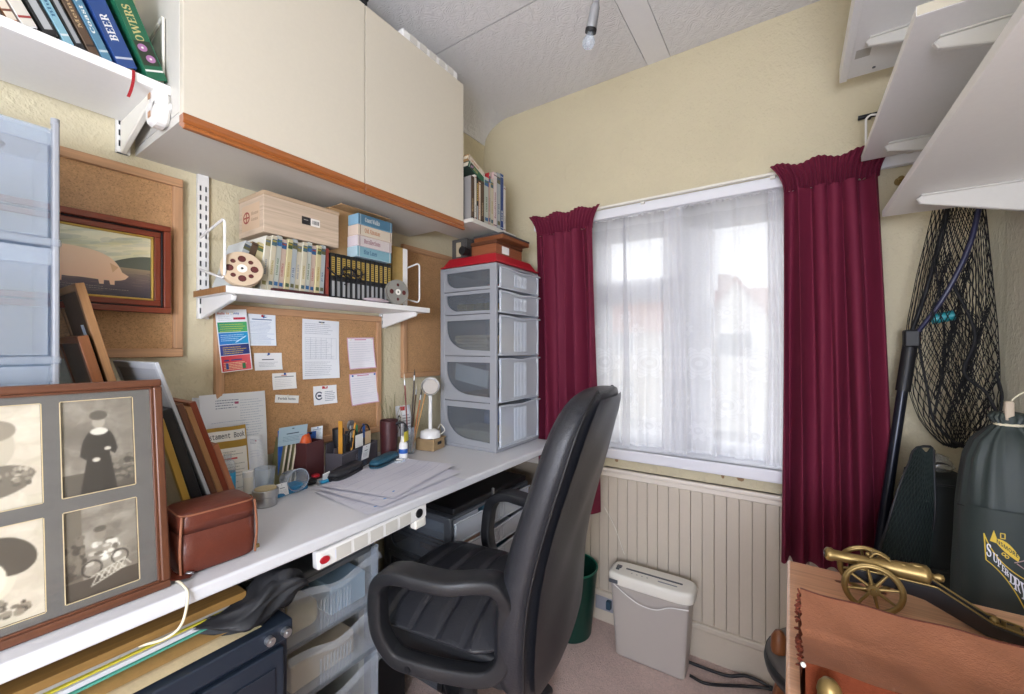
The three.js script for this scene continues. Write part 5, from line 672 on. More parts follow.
{
  const F = [[0.014, 0x8f6c38, 'gilt edged picture frame lying on the filing cabinet, topmost under the desk', 0.006, -0.852], [0.006, 0x22305a, 'dark blue folder under the gilt frame on the cabinet', 0.008, -0.872], [0.008, 0x9d9a94, 'grey folder on the filing cabinet', 0.012, -0.868], [0.004, 0xc5b83a, 'yellow folder on the filing cabinet', 0.016, -0.864], [0.008, 0xc9c9cf, 'pale grey folder on the filing cabinet', 0.018, -0.86], [0.004, 0x4f9c88, 'green edged folder on the filing cabinet', 0.02, -0.856]];
  let y = 0.662 + 0.064; for (const [h, c, label, dz, xf] of F) { y -= h; const t = thing(h > 0.01 ? 'picture_frame' : 'folder', label, h > 0.01 ? 'picture frame' : 'folder', [-1.03, y, -0.14], 0, 'papers piled on the filing cabinet'); t.rotation.y = dz * 2 - 0.02; part(t, 'cover', bb(-0.2, 1.03 + xf, 0, h - 0.0008, -0.24 + dz, 0.2, 0.001), mat(c, 0.5, h > 0.01 ? { map: T.wood, grain: 'z' } : {})); part(t, 'inside_sheets', bb(-0.19, 1.03 + xf - 0.004, 0.001, h - 0.002, -0.236 + dz, 0.19, 0), M.paper); }
  const e = one('envelope', surf(10, 14, (u, v) => [lerp(-1.0, -0.818, u), 0.663 + 0.004 * Math.sin(u * 3.1) + 0.002 * v, lerp(-0.385, 0.05, v)]), M.cream2, 'large buff envelope on the filing cabinet', 'envelope'); one('envelope', surf(8, 10, (u, v) => [lerp(-1.02, -0.842, u), 0.672 + 0.003 * Math.sin(u * 4), lerp(-0.35, 0.04, v)]), mat(0xb98f52, 0.8, { map: T.card, tile: true }), 'brown envelope above the large buff one on the cabinet', 'envelope');
  // black cloth
  one('black_scarf', loft(Array.from({ length: 22 }, (_, j) => { const s = j / 21, c = new THREE.CatmullRomCurve3([V(-0.87, 0.69, -0.3), V(-0.84, 0.683, -0.36), V(-0.85, 0.7, -0.41), V(-0.83, 0.712, -0.455), V(-0.85, 0.69, -0.475)]).getPoint(s), r = 0.006 + 0.034 * Math.sin(Math.min(1, s * 1.15) * 2.9); return Array.from({ length: 18 }, (_, i) => { const a = i / 18 * 6.283, k = 1 + 0.28 * Math.sin(a * 5 + s * 9) + 0.15 * Math.sin(a * 8 - s * 14); return [c.x + r * 0.9 * k * Math.cos(a), Math.min(0.75, Math.max(0.664, c.y + r * 0.85 * k * Math.sin(a))), c.z + 0.012 * Math.sin(a * 3 + s * 6)]; }); })), mat(0x16171b, 0.65, { sheen: 0.4 }), 'crumpled black cloth on the filing cabinet', 'cloth');
}
{ // three clear drawers
  const x = -0.90, z0 = -0.462, z1 = -0.713, t = room('drawer_unit', 'low frosted clear drawer unit beside the filing cabinet', 'drawers', [-1.03, 0, -0.56]);
  part(t, 'frame', [bb(-1.22, x + 0.002, 0.66, 0.668, z0, z1, 0.002), bb(-1.22, x, 0.004, 0.012, z0, z1, 0.002), ...[z0, z1].map((z) => bb(-1.22, x - 0.004, 0.005, 0.665, z - 0.002, z + 0.002, 0.0008)), bb(-1.222, -1.218, 0.005, 0.665, z0, z1, 0.0008)], M.clear);
  for (const z of [z0 - 0.004, z1 + 0.004]) part(t, 'corner_post', bb(x - 0.02, x + 0.002, 0.004, 0.668, z - 0.004, z + 0.004, 0.002), M.clear);
  for (const [y0, y1] of [[0.53, 0.655], [0.405, 0.52], [0.15, 0.395], [0.02, 0.14]]) {
    const wave = (u) => 0.022 * Math.exp(-Math.pow((u - 0.5) * 4.2, 2)); const d = part(t, 'drawer', [surf(40, 8, (u, v) => [x + 0.004 + 0.010 * v * v, lerp(y0, y1 - wave(u), v), lerp(z0 - 0.008, z1 + 0.008, u)]), bb(-1.2, x, y0, y0 + 0.003, z1 + 0.01, z0 - 0.01, 0)], M.clear);
    sub(d, 'drawer_lip', surf(40, 3, (u, v) => [x + 0.014 + 0.010 * v, y1 - wave(u) - 0.012 * v, lerp(z0 - 0.006, z1 + 0.006, u)]), M.clear); const ribs = []; for (let k = 0; k < 10; k++) ribs.push(bb(x + 0.006, x + 0.0095, y0 + 0.006, y1 - 0.05, z0 - 0.085 - k * 0.0085, z0 - 0.087 - k * 0.0085, 0)); sub(d, 'front_ribs', ribs, M.clear); sub(d, 'bottom_edge', bb(x + 0.001, x + 0.009, y0 - 0.004, y0 + 0.004, z0 - 0.004, z1 + 0.004, 0.002), M.smoke);
  }
  one('wool_bundle', box(0.2, 0.06, 0.09, 0.02, 3), col(0xa89a78, 0.9), 'beige bundle in the upper clear drawer under the desk', 'bundle', undefined, [-1.02, 0.535, -0.52]); one('sewing_box', box(0.2, 0.07, 0.1, 0.005), col(0x8fa8b8, 0.6), 'grey blue box in the upper clear drawer under the desk', 'box', undefined, [-1.02, 0.535, -0.64]); one('sewing_box', box(0.2, 0.06, 0.16, 0.005), col(0xb0a088, 0.6), 'tan box in the second clear drawer under the desk', 'box', undefined, [-1.02, 0.41, -0.575]);
  one('skein', box(0.12, 0.06, 0.08, 0.025, 3), col(0xc9a878, 0.9), 'tan wool skein in the deep clear drawer under the desk', 'wool', undefined, [-0.98, 0.155, -0.65]); one('tool_case', box(0.24, 0.14, 0.1, 0.006), col(0x3f4246, 0.6), 'dark case in the deep clear drawer under the desk', 'case', undefined, [-1.05, 0.155, -0.53]);
  const l = thing('laptop_case', 'flat dark case lying on the clear drawer unit', 'case', [-1.02, 0.669, -0.555], 0.06); part(l, 'shell', box(0.3, 0.028, 0.225, 0.008, 2), col(0x4a4d50, 0.5)); part(l, 'lid_seam', bb(-0.151, 0.151, 0.015, 0.0165, -0.113, 0.113, 0.0005), M.black);
}
{ // extension block slung under the desk edge
  const t = thing('power_strip', 'long white extension block slung under the desk edge', 'power strip', [-0.845, 0.712, -0.665], 0); t.rotation.x = 0.035;
  part(t, 'body', bb(-0.012, 0.012, 0, 0.04, -0.16, 0.16, 0.006, 2), M.gloss); for (let i = 0; i < 5; i++) part(t, 'socket_plate', bb(0.0122, 0.0132, 0.006, 0.034, -0.1 + i * 0.045, -0.063 + i * 0.045, 0.001), M.greyWhite); part(t, 'round_port', cyl(0.012, 0.012, 0.003, 0.0125, 0.02, -0.13, 'x', 20), M.black); part(t, 'switch', cyl(0.011, 0.011, 0.006, 0.0125, 0.02, 0.145, 'x', 20).scale(1, 0.7, 1).translate(0, 0.006, 0), M.red); part(t, 'maker_label', bb(0.0124, 0.013, 0.012, 0.03, 0.085, 0.12, 0.0003), col(0xdedfe6)); part(t, 'plug', bb(-0.01, 0.014, -0.022, 0.004, -0.155, -0.115, 0.006, 2), M.ivory);
}
tower('dark grey framed clear drawer tower under the desk', [-0.95, 0, -1.048], 0.5, 0.34, [[0.014, 0.13], [0.135, 0.26], [0.265, 0.42], [0.425, 0.505], [0.51, 0.595]], M.darkGreyPlastic, M.frost, M.smoke, [
  ['craft_box', 'white box in the top drawer of the under-desk tower', 'box', 4, -0.12, -0.12, box(0.18, 0.06, 0.14, 0.004), col(0xc8ccd4, 0.6)], ['craft_box', 'teal box in the top drawer of the under-desk tower', 'box', 4, -0.12, -0.34, box(0.18, 0.06, 0.16, 0.004), col(0x5f9ab0, 0.6)], ['craft_box', 'brown box in the second drawer of the under-desk tower', 'box', 3, -0.12, -0.13, box(0.18, 0.06, 0.14, 0.004), col(0xb08a70, 0.6)], ['craft_box', 'yellow box in the third drawer of the under-desk tower', 'box', 2, -0.16, -0.1, box(0.2, 0.07, 0.12, 0.004), col(0xb8962c, 0.6)], ['craft_box', 'dark green box in the third drawer of the under-desk tower', 'box', 2, -0.14, -0.33, box(0.2, 0.09, 0.2, 0.004), col(0x2a5560, 0.6)],
]);
{
  const l = room('laptop_case', 'slim black folder lying on the under-desk drawer tower', 'folder', [-1.1, 0.608, -1.3]); part(l, 'shell', bb(-1.28, -0.955, 0.6085, 0.632, -1.54, -1.07, 0.006, 2), M.black); part(l, 'clip', bb(-0.9555, -0.947, 0.61, 0.645, -1.295, -1.287, 0.001), M.steel);
  const p = room('computer_case', 'black computer case standing on the floor under the desk', 'computer', [-1.02, 0, -0.83]); part(p, 'body', bb(-1.31, -1.075, 0.012, 0.38, -0.955, -0.775, 0.006, 2), M.black); part(p, 'front_panel', bb(-1.075, -1.06, 0.012, 0.38, -0.95, -0.78, 0.005, 2), M.blackPlastic); for (let i = 0; i < 4; i++) part(p, 'foot', cyl(0.014, 0.014, 0.012, i % 2 ? -1.28 : -1.1, 0, i < 2 ? -0.93 : -0.8, 'y', 12), M.black); part(p, 'drive_slot', bb(-1.0602, -1.058, 0.31, 0.35, -0.935, -0.795, 0.001), M.darkGreyPlastic);
}
// ---------- office chair, facing the desk ----------
{
  const t = thing('office_chair', 'black leather high-backed office chair pushed up to the desk', 'chair', [-0.746, 0, -0.896], 0.15);
  const N = 40, sq = (c, e) => Math.sign(c) * Math.pow(Math.abs(c), e);
  // backrest: rings up the back; rear face at xr(s), thickness th(s), half width hw(s)
  const prof = [ // y, rear x, thickness, half width
    [0.372, 0.225, 0.05, 0.06], [0.384, 0.245, 0.075, 0.115], [0.412, 0.26, 0.09, 0.165], [0.456, 0.268, 0.10, 0.197], [0.52, 0.272, 0.105, 0.212], [0.584, 0.276, 0.105, 0.216], [0.66, 0.284, 0.10, 0.215], [0.75, 0.303, 0.095, 0.21], [0.84, 0.328, 0.09, 0.205], [0.92, 0.352, 0.088, 0.198], [0.99, 0.372, 0.085, 0.186], [1.035, 0.385, 0.078, 0.165], [1.065, 0.392, 0.066, 0.132], [1.083, 0.394, 0.045, 0.085], [1.09, 0.392, 0.02, 0.03]];
  const ringAt = (y, xr, th, hw, grow = 0) => Array.from({ length: N }, (_, i) => { const a = i / N * 6.2832, c = Math.cos(a), s = Math.sin(a), z = (hw + grow) * sq(s, 0.62), q = 1 - Math.pow(Math.abs(z / (hw + 1e-6)), 2); return [xr - th / 2 + (th / 2 + grow) * sq(c, 0.62) + (c > 0 ? 0.012 * q : -0.012 * q), y, z]; });
  const fine = []; for (let j = 0; j < prof.length - 1; j++) for (let k = 0; k < 4; k++) { const s = k / 4, a = prof[Math.max(0, j - 1)], b = prof[j], c = prof[j + 1], d = prof[Math.min(prof.length - 1, j + 2)]; fine.push([0, 1, 2, 3].map((n) => 0.5 * (2 * b[n] + (c[n] - a[n]) * s + (2 * a[n] - 5 * b[n] + 4 * c[n] - d[n]) * s * s + (3 * b[n] - a[n] - 3 * c[n] + d[n]) * s * s * s))); } fine.push(prof[prof.length - 1]);
  const bk = part(t, 'backrest', loft(fine.map(([y, x, th, hw]) => ringAt(y, x, Math.max(th, 0.01), Math.max(hw, 0.02)))), M.blackLeather);
  const edge = []; for (const f of fine.slice(3, -3)) edge.push(V(f[1] - 0.012, f[0], f[3] * 0.985 + 0.004)); const e2 = edge.map((p) => V(p.x, p.y, -p.z)).reverse(); const top = V(0.398, 1.088, 0), bot = V(0.246, 0.308, 0);
  sub(bk, 'piping', tube([...edge, V(0.388, 1.078, 0.08), V(0.389, 1.082, 0), V(0.388, 1.078, -0.08), ...e2], 0.0032, 220, 6, false), M.black);
  const rear = surf(20, 40, (u, v) => { const f = fine[Math.round(lerp(5, fine.length - 8, v))], z = lerp(-0.9, 0.9, u) * f[3]; return [f[1] + 0.0135 * (1 - Math.pow(z / f[3], 2)) + 0.002 + 0.003 * Math.sin(u * 9 + v * 14) * Math.sin(v * 3.1) * (1 - Math.abs(u - 0.5)), f[0], z]; }); sub(bk, 'rear_panel', rear, M.blackLeather);
  // seat: rounded cushion with cross seams
  const sx0 = -0.205, sx1 = 0.20, hw = 0.215; const seatTop = (x, z) => 0.585 - 0.05 * Math.pow(Math.abs(z) / hw, 4) - 0.03 * Math.pow(clamp((sx0 + 0.1 - x) / 0.1, 0, 1), 2) - 0.012 * Math.exp(-Math.pow(((x + 10) % 0.072 - 0.036) / 0.0055, 2)) - 0.01 * Math.cos(x * 4) - (Math.abs(Math.abs(z) - 0.14) < 0.005 ? 0.004 : 0);
  part(t, 'seat', loft([...Array.from({ length: 61 }, (_, j) => { const x = lerp(sx0, sx1, j / 60), k = Math.pow(clamp(Math.min(x - sx0, sx1 - x) / 0.06, 0.0, 1), 0.5), w = hw * (0.72 + 0.28 * k); return Array.from({ length: 44 }, (_, i) => { const a = i / 44 * 6.2832, z = w * sq(Math.cos(a), 0.75), s = Math.sin(a), top = seatTop(x, z * hw / w), mid = 0.518; return [x, s > 0 ? lerp(mid, top, Math.pow(s, 0.55) * (0.25 + 0.75 * k)) : mid + 0.03 * s * (0.3 + 0.7 * k), z]; }); })]), M.blackLeather);
  part(t, 'seat_pan', bb(-0.15, 0.2, 0.42, 0.495, -0.18, 0.18, 0.015, 2), M.blackPlastic);
  // arm loops
  for (const s of [1, -1]) {
    const cv = new THREE.CatmullRomCurve3([[-0.04, 0.475, 0.245], [0.02, 0.467, 0.235], [0.10, 0.459, 0.212], [0.175, 0.471, 0.198], [0.207, 0.5074, 0.192], [0.213, 0.5886, 0.194], [0.215, 0.6496, 0.2], [0.20, 0.678, 0.208], [0.165, 0.686, 0.228], [0.11, 0.682, 0.252], [0.04, 0.684, 0.265], [0.0, 0.686, 0.27], [-0.042, 0.6748, 0.27], [-0.07, 0.6439, 0.27], [-0.08, 0.5886, 0.265], [-0.078, 0.5318, 0.258], [-0.062, 0.496, 0.25]].map((p) => V(p[0], p[1], p[2] * s)), true, 'centripetal');
    const n = 120, rings = [], cen = V(0.04, 0.57, 0.24 * s); for (let j = 0; j <= n; j++) { const p = cv.getPointAt(j / n), tg = cv.getTangentAt(j / n), side = V(0.1, 0, s).normalize(), out = tg.clone().cross(side).normalize(); if (out.dot(p.clone().sub(cen)) < 0) out.negate(); const topness = clamp((p.y - 0.63) / 0.04, 0, 1), wz = lerp(0.021, 0.032, topness), wo = lerp(0.018, 0.016, topness); const q = []; for (let i = 0; i < 16; i++) { const a = i / 16 * 6.2832 * s, v = p.clone().addScaledVector(side, wz * sq(Math.cos(a), 0.45)).addScaledVector(out, wo * sq(Math.sin(a), 0.45)); q.push([v.x, v.y, v.z]); } rings.push(q); }
    part(t, 'armrest', loft(rings, false), M.blackPlastic);
    part(t, 'arm_bolt', cyl(0.008, 0.008, 0.006, 0.0, 0.466, s * 0.258, 'z', 12), M.black);
  }
  part(t, 'back_bracket', bb(0.05, 0.235, 0.385, 0.415, -0.05, 0.05, 0.008, 2), M.blackPlastic);
  part(t, 'gas_column', [cyl(0.025, 0.028, 0.2, 0, 0.08, 0), cyl(0.018, 0.018, 0.16, 0, 0.26, 0), bb(-0.09, 0.09, 0.39, 0.422, -0.07, 0.07, 0.008)], M.blackPlastic);
  const base = part(t, 'star_base', [cyl(0.045, 0.055, 0.06, 0, 0.075, 0)], M.blackPlastic);
  for (let i = 0; i < 5; i++) { const a = 1.12 + i * 1.2566; const arm = part(t, 'base_arm', loft(Array.from({ length: 8 }, (_, j) => { const s = j / 7, r = 0.03 + 0.28 * s, w = lerp(0.03, 0.02, s), h = lerp(0.022, 0.012, s), y = lerp(0.105, 0.078, s); return Array.from({ length: 12 }, (_, k) => { const b = k / 12 * 6.283; return [r, y + h * sq(Math.sin(b), 0.6), w * sq(Math.cos(b), 0.6)]; }); })).rotateY(a), M.blackPlastic);
    const cx = 0.29 * Math.cos(a), cz = -0.29 * Math.sin(a); sub(arm, 'castor', [cyl(0.026, 0.026, 0.018, cx + 0.012, 0.026, cz, 'x', 18), cyl(0.026, 0.026, 0.018, cx - 0.012, 0.026, cz, 'x', 18), cyl(0.01, 0.01, 0.045, cx, 0.035, cz)], M.black); }
}
// ---------- by the window wall ----------
{ const t = thing('waste_bin', 'dark green waste bin behind the office chair', 'bin', [-0.768, 0.001, -1.588]); const R0 = 0.085, R1 = 0.112, H = 0.275; part(t, 'wall', lathe([[0, 0], [R0, 0], [R0 + 0.002, 0.004], [R1, H - 0.004], [R1 - 0.002, H], [R1 - 0.004, H - 0.002], [R0 - 0.002, 0.006], [0, 0.006]], 36), M.green); part(t, 'rim', new THREE.TorusGeometry(R1, 0.004, 8, 40).rotateX(Math.PI / 2).translate(0, H, 0), mat(0x1c6a55, 0.4)); }
{ // paper shredder
  const t = thing('paper_shredder', 'silver grey paper shredder with an ivory head', 'shredder', [-0.438, 0.001, -1.61], 0.02); t.scale.set(0.97, 0.94, 0.74);
  const ring = (y, w, d, r = 0.18) => Array.from({ length: 32 }, (_, i) => { const a = i / 32 * 6.2832, c = Math.cos(a), s = Math.sin(a); return [w * Math.sign(c) * Math.pow(Math.abs(c), r), y, d * Math.sign(s) * Math.pow(Math.abs(s), r)]; });
  part(t, 'bin', loft([ring(0, 0.127, 0.062), ring(0.004, 0.13, 0.065), ring(0.292, 0.148, 0.076), ring(0.297, 0.146, 0.074)]), M.silverGrey);
  const h = part(t, 'head', loft([ring(0.29, 0.156, 0.078, 0.4), ring(0.295, 0.162, 0.084, 0.4), ring(0.32, 0.163, 0.084, 0.4), ring(0.332, 0.158, 0.078, 0.4), ring(0.336, 0.148, 0.068, 0.4)]), M.ivory);
  sub(h, 'paper_slot', bb(-0.1, 0.115, 0.3358, 0.338, -0.006, 0.006, 0.001), M.darkGreyPlastic); sub(h, 'switch', [bb(-0.138, -0.118, 0.3355, 0.341, -0.012, 0.012, 0.002), bb(-0.136, -0.122, 0.3355, 0.34, 0.02, 0.034, 0.002)], M.darkGreyPlastic); sub(h, 'name_plate', bb(0.03, 0.1, 0.3358, 0.3368, 0.03, 0.038, 0.0003), col(0x8a8d92)); sub(h, 'indicator', [0, 1, 2, 3].map((i) => cyl(0.003, 0.003, 0.002, -0.07 + i * 0.02, 0.336, 0.034, 'y', 8)), col(0xb9b6ae)); sub(h, 'front_clip', bb(-0.15, -0.115, 0.298, 0.312, 0.08, 0.087, 0.002), M.darkGreyPlastic);
  part(t, 'cable', tube([[-0.13, 0.297, 0.088], [-0.085, 0.272, 0.092], [-0.03, 0.247, 0.09], [0.03, 0.247, 0.091], [0.08, 0.272, 0.093], [0.12, 0.28, 0.092], [0.148, 0.284, 0.09]], 0.0025, 50, 6), M.gloss);
  one('thin_cable', tube([[-0.665, 0.5, -1.71], [-0.62, 0.43, -1.708], [-0.57, 0.33, -1.69]], 0.0014, 12, 5), M.ivory, 'thin white cable running down to the shredder', 'cable');
}
one('black_cable', tube([[-0.38, 0.006, -1.665], [-0.2, 0.006, -1.67], [-0.12, 0.02, -1.69], [0.0, 0.008, -1.685], [0.16, 0.006, -1.68], [0.35, 0.006, -1.66]], 0.0055, 60, 8), M.black, 'black cable along the skirting, nearer the boards', 'cable', 'cables on the carpet'); one('black_cable', tube([[-0.3, 0.005, -1.6], [-0.24, 0.005, -1.595], [-0.13, 0.006, -1.655], [-0.05, 0.018, -1.672], [0.05, 0.018, -1.662], [0.2, 0.006, -1.63]], 0.005, 60, 8), M.black, 'black cable curving across the carpet before the skirting', 'cable', 'cables on the carpet');
{ const t = thing('wall_socket', 'grey wall socket on the skirting behind the shredder', 'socket', [-0.665, 0.055, ZW + 0.02]); part(t, 'plate', bb(-0.04, 0.04, 0, 0.06, 0, 0.008, 0.002), col(0x9a9aa2)); part(t, 'plug', bb(0.015, 0.035, 0.02, 0.055, 0.008, 0.03, 0.004), col(0x2d4a5c)); }
one('wall_rope', [0, 1, 2].map((k) => tube(Array.from({ length: 60 }, (_, i) => { const v = i / 59, a = v * 40 + k * 2.094; return [lerp(-0.938, -0.962, v) + 0.006 * Math.cos(a), lerp(1.2, 0.79, v), -1.70 + 0.006 * Math.sin(a)]; }), 0.0055, 200, 6)), mat(0xa08a66, 0.9, { map: T.card, tile: true }), 'thick twisted rope hanging between the drawer tower and curtain', 'rope');
// ---------- right-hand side ----------
const TT = 0.75;
{
  const t = room('side_table', 'orange brown wooden side table by the window corner', 'table', [0.23, 0, -0.62]);
  part(t, 'table_top', bb(-0.005, XR - 0.004, TT - 0.026, TT, -1.02, -0.2, 0.005, 2), M.tableWood);
  part(t, 'apron', [bb(0.03, 0.43, TT - 0.11, TT - 0.026, -0.985, -0.965, 0.002), bb(0.03, 0.43, TT - 0.11, TT - 0.026, -0.255, -0.235, 0.002), bb(0.03, 0.05, TT - 0.11, TT - 0.026, -0.97, -0.25, 0.002), bb(0.41, 0.43, TT - 0.11, TT - 0.026, -0.97, -0.25, 0.002)], M.tableWood);
  for (const x of [0.045, 0.415]) for (const z of [-0.97, -0.25]) part(t, 'leg', bb(x - 0.02, x + 0.02, 0, TT - 0.03, z - 0.02, z + 0.02, 0.003), M.oak);
  for (const [x, z] of [[0.075, -0.975], [0.135, -0.972], [0.17, -0.995], [0.27, -0.99]]) part(t, 'knot', cyl(0.004, 0.004, 0.0006, 0, TT, 0, 'y', 10).scale(1.6, 1, 1).translate(x, 0, z), col(0x6a3a1e, 0.5));
}
{ // brass cannon, barrel along x, muzzle to -x
  const t = thing('model_cannon', 'brass model cannon with spoked wheels on the side table', 'cannon', [0.112, TT, -0.925]); t.scale.setScalar(0.93); const R = 0.0425;
  for (const z of [0.04, -0.04]) {
    const w = part(t, 'wheel', [new THREE.TorusGeometry(R - 0.004, 0.0042, 8, 40).translate(0, R, z), new THREE.TorusGeometry(R - 0.001, 0.0025, 6, 40).translate(0, R, z)], M.brass);
    for (let i = 0; i < 8; i++) sub(w, 'spoke', cyl(0.0022, 0.0032, R - 0.012, 0, 0.006, 0, 'y', 8).rotateZ(i * Math.PI / 4 + 0.2).translate(0, R, z), M.brass);
    sub(w, 'hub', [cyl(0.009, 0.009, 0.014, 0, R, z, 'z', 16), cyl(0.004, 0.006, 0.022, 0, R, z, 'z', 12)], M.brass);
  }
  part(t, 'axle', cyl(0.004, 0.004, 0.085, 0, R, 0, 'z', 10), M.darkMetal);
  const b = part(t, 'barrel', lathe([[0, -0.078], [0.0075, -0.078], [0.0118, -0.074], [0.0122, -0.066], [0.0095, -0.06], [0.0098, -0.05], [0.0088, -0.048], [0.0105, -0.005], [0.0125, 0.0], [0.0118, 0.004], [0.0125, 0.035], [0.0142, 0.038], [0.0138, 0.044], [0.0145, 0.074], [0.0162, 0.077], [0.0158, 0.083], [0.012, 0.087], [0.005, 0.09], [0.0042, 0.094], [0.0068, 0.1], [0.0055, 0.106], [0, 0.108]], 28).scale(1, 0.88, 1).rotateZ(-Math.PI / 2).translate(0.003, 0.072, 0), M.brass);
  sub(b, 'bore', cyl(0.006, 0.006, 0.002, -0.0662, 0.072, 0, 'x', 16), M.black); sub(b, 'dolphin_handle', [tube([[0.0, 0.083, 0.005], [0.008, 0.093, 0.005], [0.02, 0.09, 0.005], [0.028, 0.084, 0.005]], 0.0025, 16, 6), tube([[0.0, 0.083, -0.005], [0.008, 0.093, -0.005], [0.02, 0.09, -0.005], [0.028, 0.084, -0.005]], 0.0025, 16, 6), new THREE.SphereGeometry(0.004, 10, 8).translate(-0.002, 0.087, 0)], M.brass); sub(b, 'moulded_crest', [new THREE.SphereGeometry(0.006, 10, 8).scale(2.2, 0.6, 1).translate(0.065, 0.085, 0), new THREE.SphereGeometry(0.005, 10, 8).scale(1.2, 0.6, 1).translate(0.045, 0.083, 0.004)], M.brass); part(t, 'trunnion', cyl(0.0045, 0.0045, 0.044, 0.012, 0.068, 0, 'z', 12), M.brass);
  for (const z of [0.015, -0.015]) { const c = part(t, 'carriage_cheek', poly([[-0.03, 0.036], [-0.028, 0.062], [0.085, 0.060], [0.15, 0.022], [0.19, 0.014], [0.19, 0.0], [0.142, 0.002], [0.07, 0.036], [0.02, 0.044]], 0.009, 0.0012).translate(0, 0, z), mat(0x17171a, 0.35, { clearcoat: 0.3 })); sub(c, 'iron_edge', tube([[-0.028, 0.063, z], [0.085, 0.061, z], [0.15, 0.0235, z], [0.19, 0.0155, z]], 0.0018, 40, 5, false, 0.02), M.brass); }
  part(t, 'trail_plate', bb(0.13, 0.185, 0.012, 0.016, -0.014, 0.014, 0.001), M.brass); part(t, 'trail_knob', [new THREE.SphereGeometry(0.006, 12, 10).translate(0.155, 0.022, 0), cyl(0.003, 0.003, 0.01, 0.165, 0.016, 0)], M.brass); part(t, 'cross_bar', [cyl(0.003, 0.003, 0.03, 0.06, 0.05, 0, 'z', 8), cyl(0.003, 0.003, 0.03, 0.12, 0.03, 0, 'z', 8)], M.darkMetal);
}
{ // leather folio
  const t = thing('leather_folio', 'worn tan leather document case lying on the side table', 'leather case', [0.013, TT, -0.69]); const top = (u, v) => 0.058 + 0.006 * Math.sin(u * 2.4) - 0.016 * Math.sin(v * 3.1) * (1 - 0.4 * u) + 0.006 * Math.pow(1 - u, 6) * (v > 0.5 ? 1 : 0.2) + 0.0012 * Math.sin(u * 31 + v * 9);
  part(t, 'flap', surf(40, 24, (u, v) => [0.435 * u - (u < 0.01 ? 0.0015 * Math.sin(v * 60) : 0), top(u, v), lerp(0.088, -0.085, v)]), M.tanLeather);
  part(t, 'body', [surf(40, 6, (u, v) => [0.435 * u + 0.002, top(u, 0) * v, 0.088 + 0.006 * Math.sin(v * 3.14)]), surf(24, 6, (u, v) => [0.001 - 0.004 * Math.sin(v * 3.14), top(0, u) * v, lerp(0.088, -0.085, u)]), surf(40, 6, (u, v) => [0.435 * u + 0.002, top(u, 1) * v, -0.085 - 0.004 * Math.sin(v * 3.14)]), bb(0, 0.43, 0.0005, 0.003, -0.085, 0.088, 0)], mat(0x6a3018, 0.8, { specularIntensity: 0.3, map: T.mottle, ...bump(T.leather, 0.0006) }));
  part(t, 'torn_edge', Array.from({ length: 34 }, (_, i) => { const v = hash(i, 7, 2), k = hash(i, 3, 1); return turn(box(0.002 + 0.005 * k, 0.002, 0.003 + 0.006 * hash(i, 5, 4), 0.0006), 0.5 * Math.sin(i * 3), i, 0.4 * k).translate(-0.002 - 0.002 * k, top(0, v) * (k > 0.7 ? 0.3 + k * 0.3 : 0.96), lerp(0.084, -0.082, v)); }), mat(0x6e2c16, 0.8)); part(t, 'rolled_edge', tube(Array.from({ length: 20 }, (_, i) => [0.435 * i / 19, top(i / 19, 1) - 0.001, -0.085]), 0.002, 50, 6), M.brownLeather); part(t, 'rivet', new THREE.SphereGeometry(0.003, 8, 6).translate(0.0, top(0, 0) - 0.003, 0.089), M.ivory);
}
{ const t = thing('brass_pull', 'ribbed brass knob standing before the leather case', 'knob', [0.036, TT, -0.572]); t.scale.set(0.8, 1.42, 0.8); part(t, 'knob', lathe([[0, 0.048], [0.008, 0.047], [0.013, 0.043], [0.015, 0.038], [0.0135, 0.034], [0.016, 0.028], [0.0145, 0.023], [0.0165, 0.016], [0.013, 0.01], [0.015, 0.004], [0.016, 0], [0, 0]], 24), M.brass); part(t, 'base', cyl(0.019, 0.021, 0.004, 0, 0, 0), M.brass); }
{ // stool tucked behind the table
  const t = thing('wooden_stool', 'wooden stool with a round grey seat beside the side table', 'stool', [0.09, 0, -1.22]); part(t, 'seat', lathe([[0, 0.412], [0.128, 0.412], [0.138, 0.42], [0.14, 0.435], [0.132, 0.45], [0.08, 0.458], [0, 0.46]], 40), mat(0x5d5854, 0.6)); part(t, 'seat_rim', lathe([[0.126, 0.405], [0.142, 0.405], [0.145, 0.42], [0.142, 0.436], [0.132, 0.43], [0.126, 0.405]], 40), col(0x2a2c2d, 0.4));
  for (const [sx, sz] of [[-1, 1], [-1, -1], [1, 1], [1, -1]]) part(t, 'leg', tube([[sx * 0.08, 0.41, sz * 0.07], [sx * 0.12, 0.25, sz * 0.09], [sx * 0.16, 0.0, sz * 0.11]], 0.013, 16, 10), M.chestnut); part(t, 'stretcher', [tube([[-0.125, 0.2, 0.095], [0.125, 0.2, 0.095]], 0.008, 4, 8), tube([[-0.122, 0.24, -0.092], [0.122, 0.24, -0.092]], 0.008, 4, 8)], M.chestnut); part(t, 'arm_stump', lathe([[0, 0.43], [0.014, 0.43], [0.018, 0.46], [0.017, 0.485], [0.009, 0.5], [0, 0.502]], 18).translate(-0.112, 0, 0.03), M.chestnut);
}
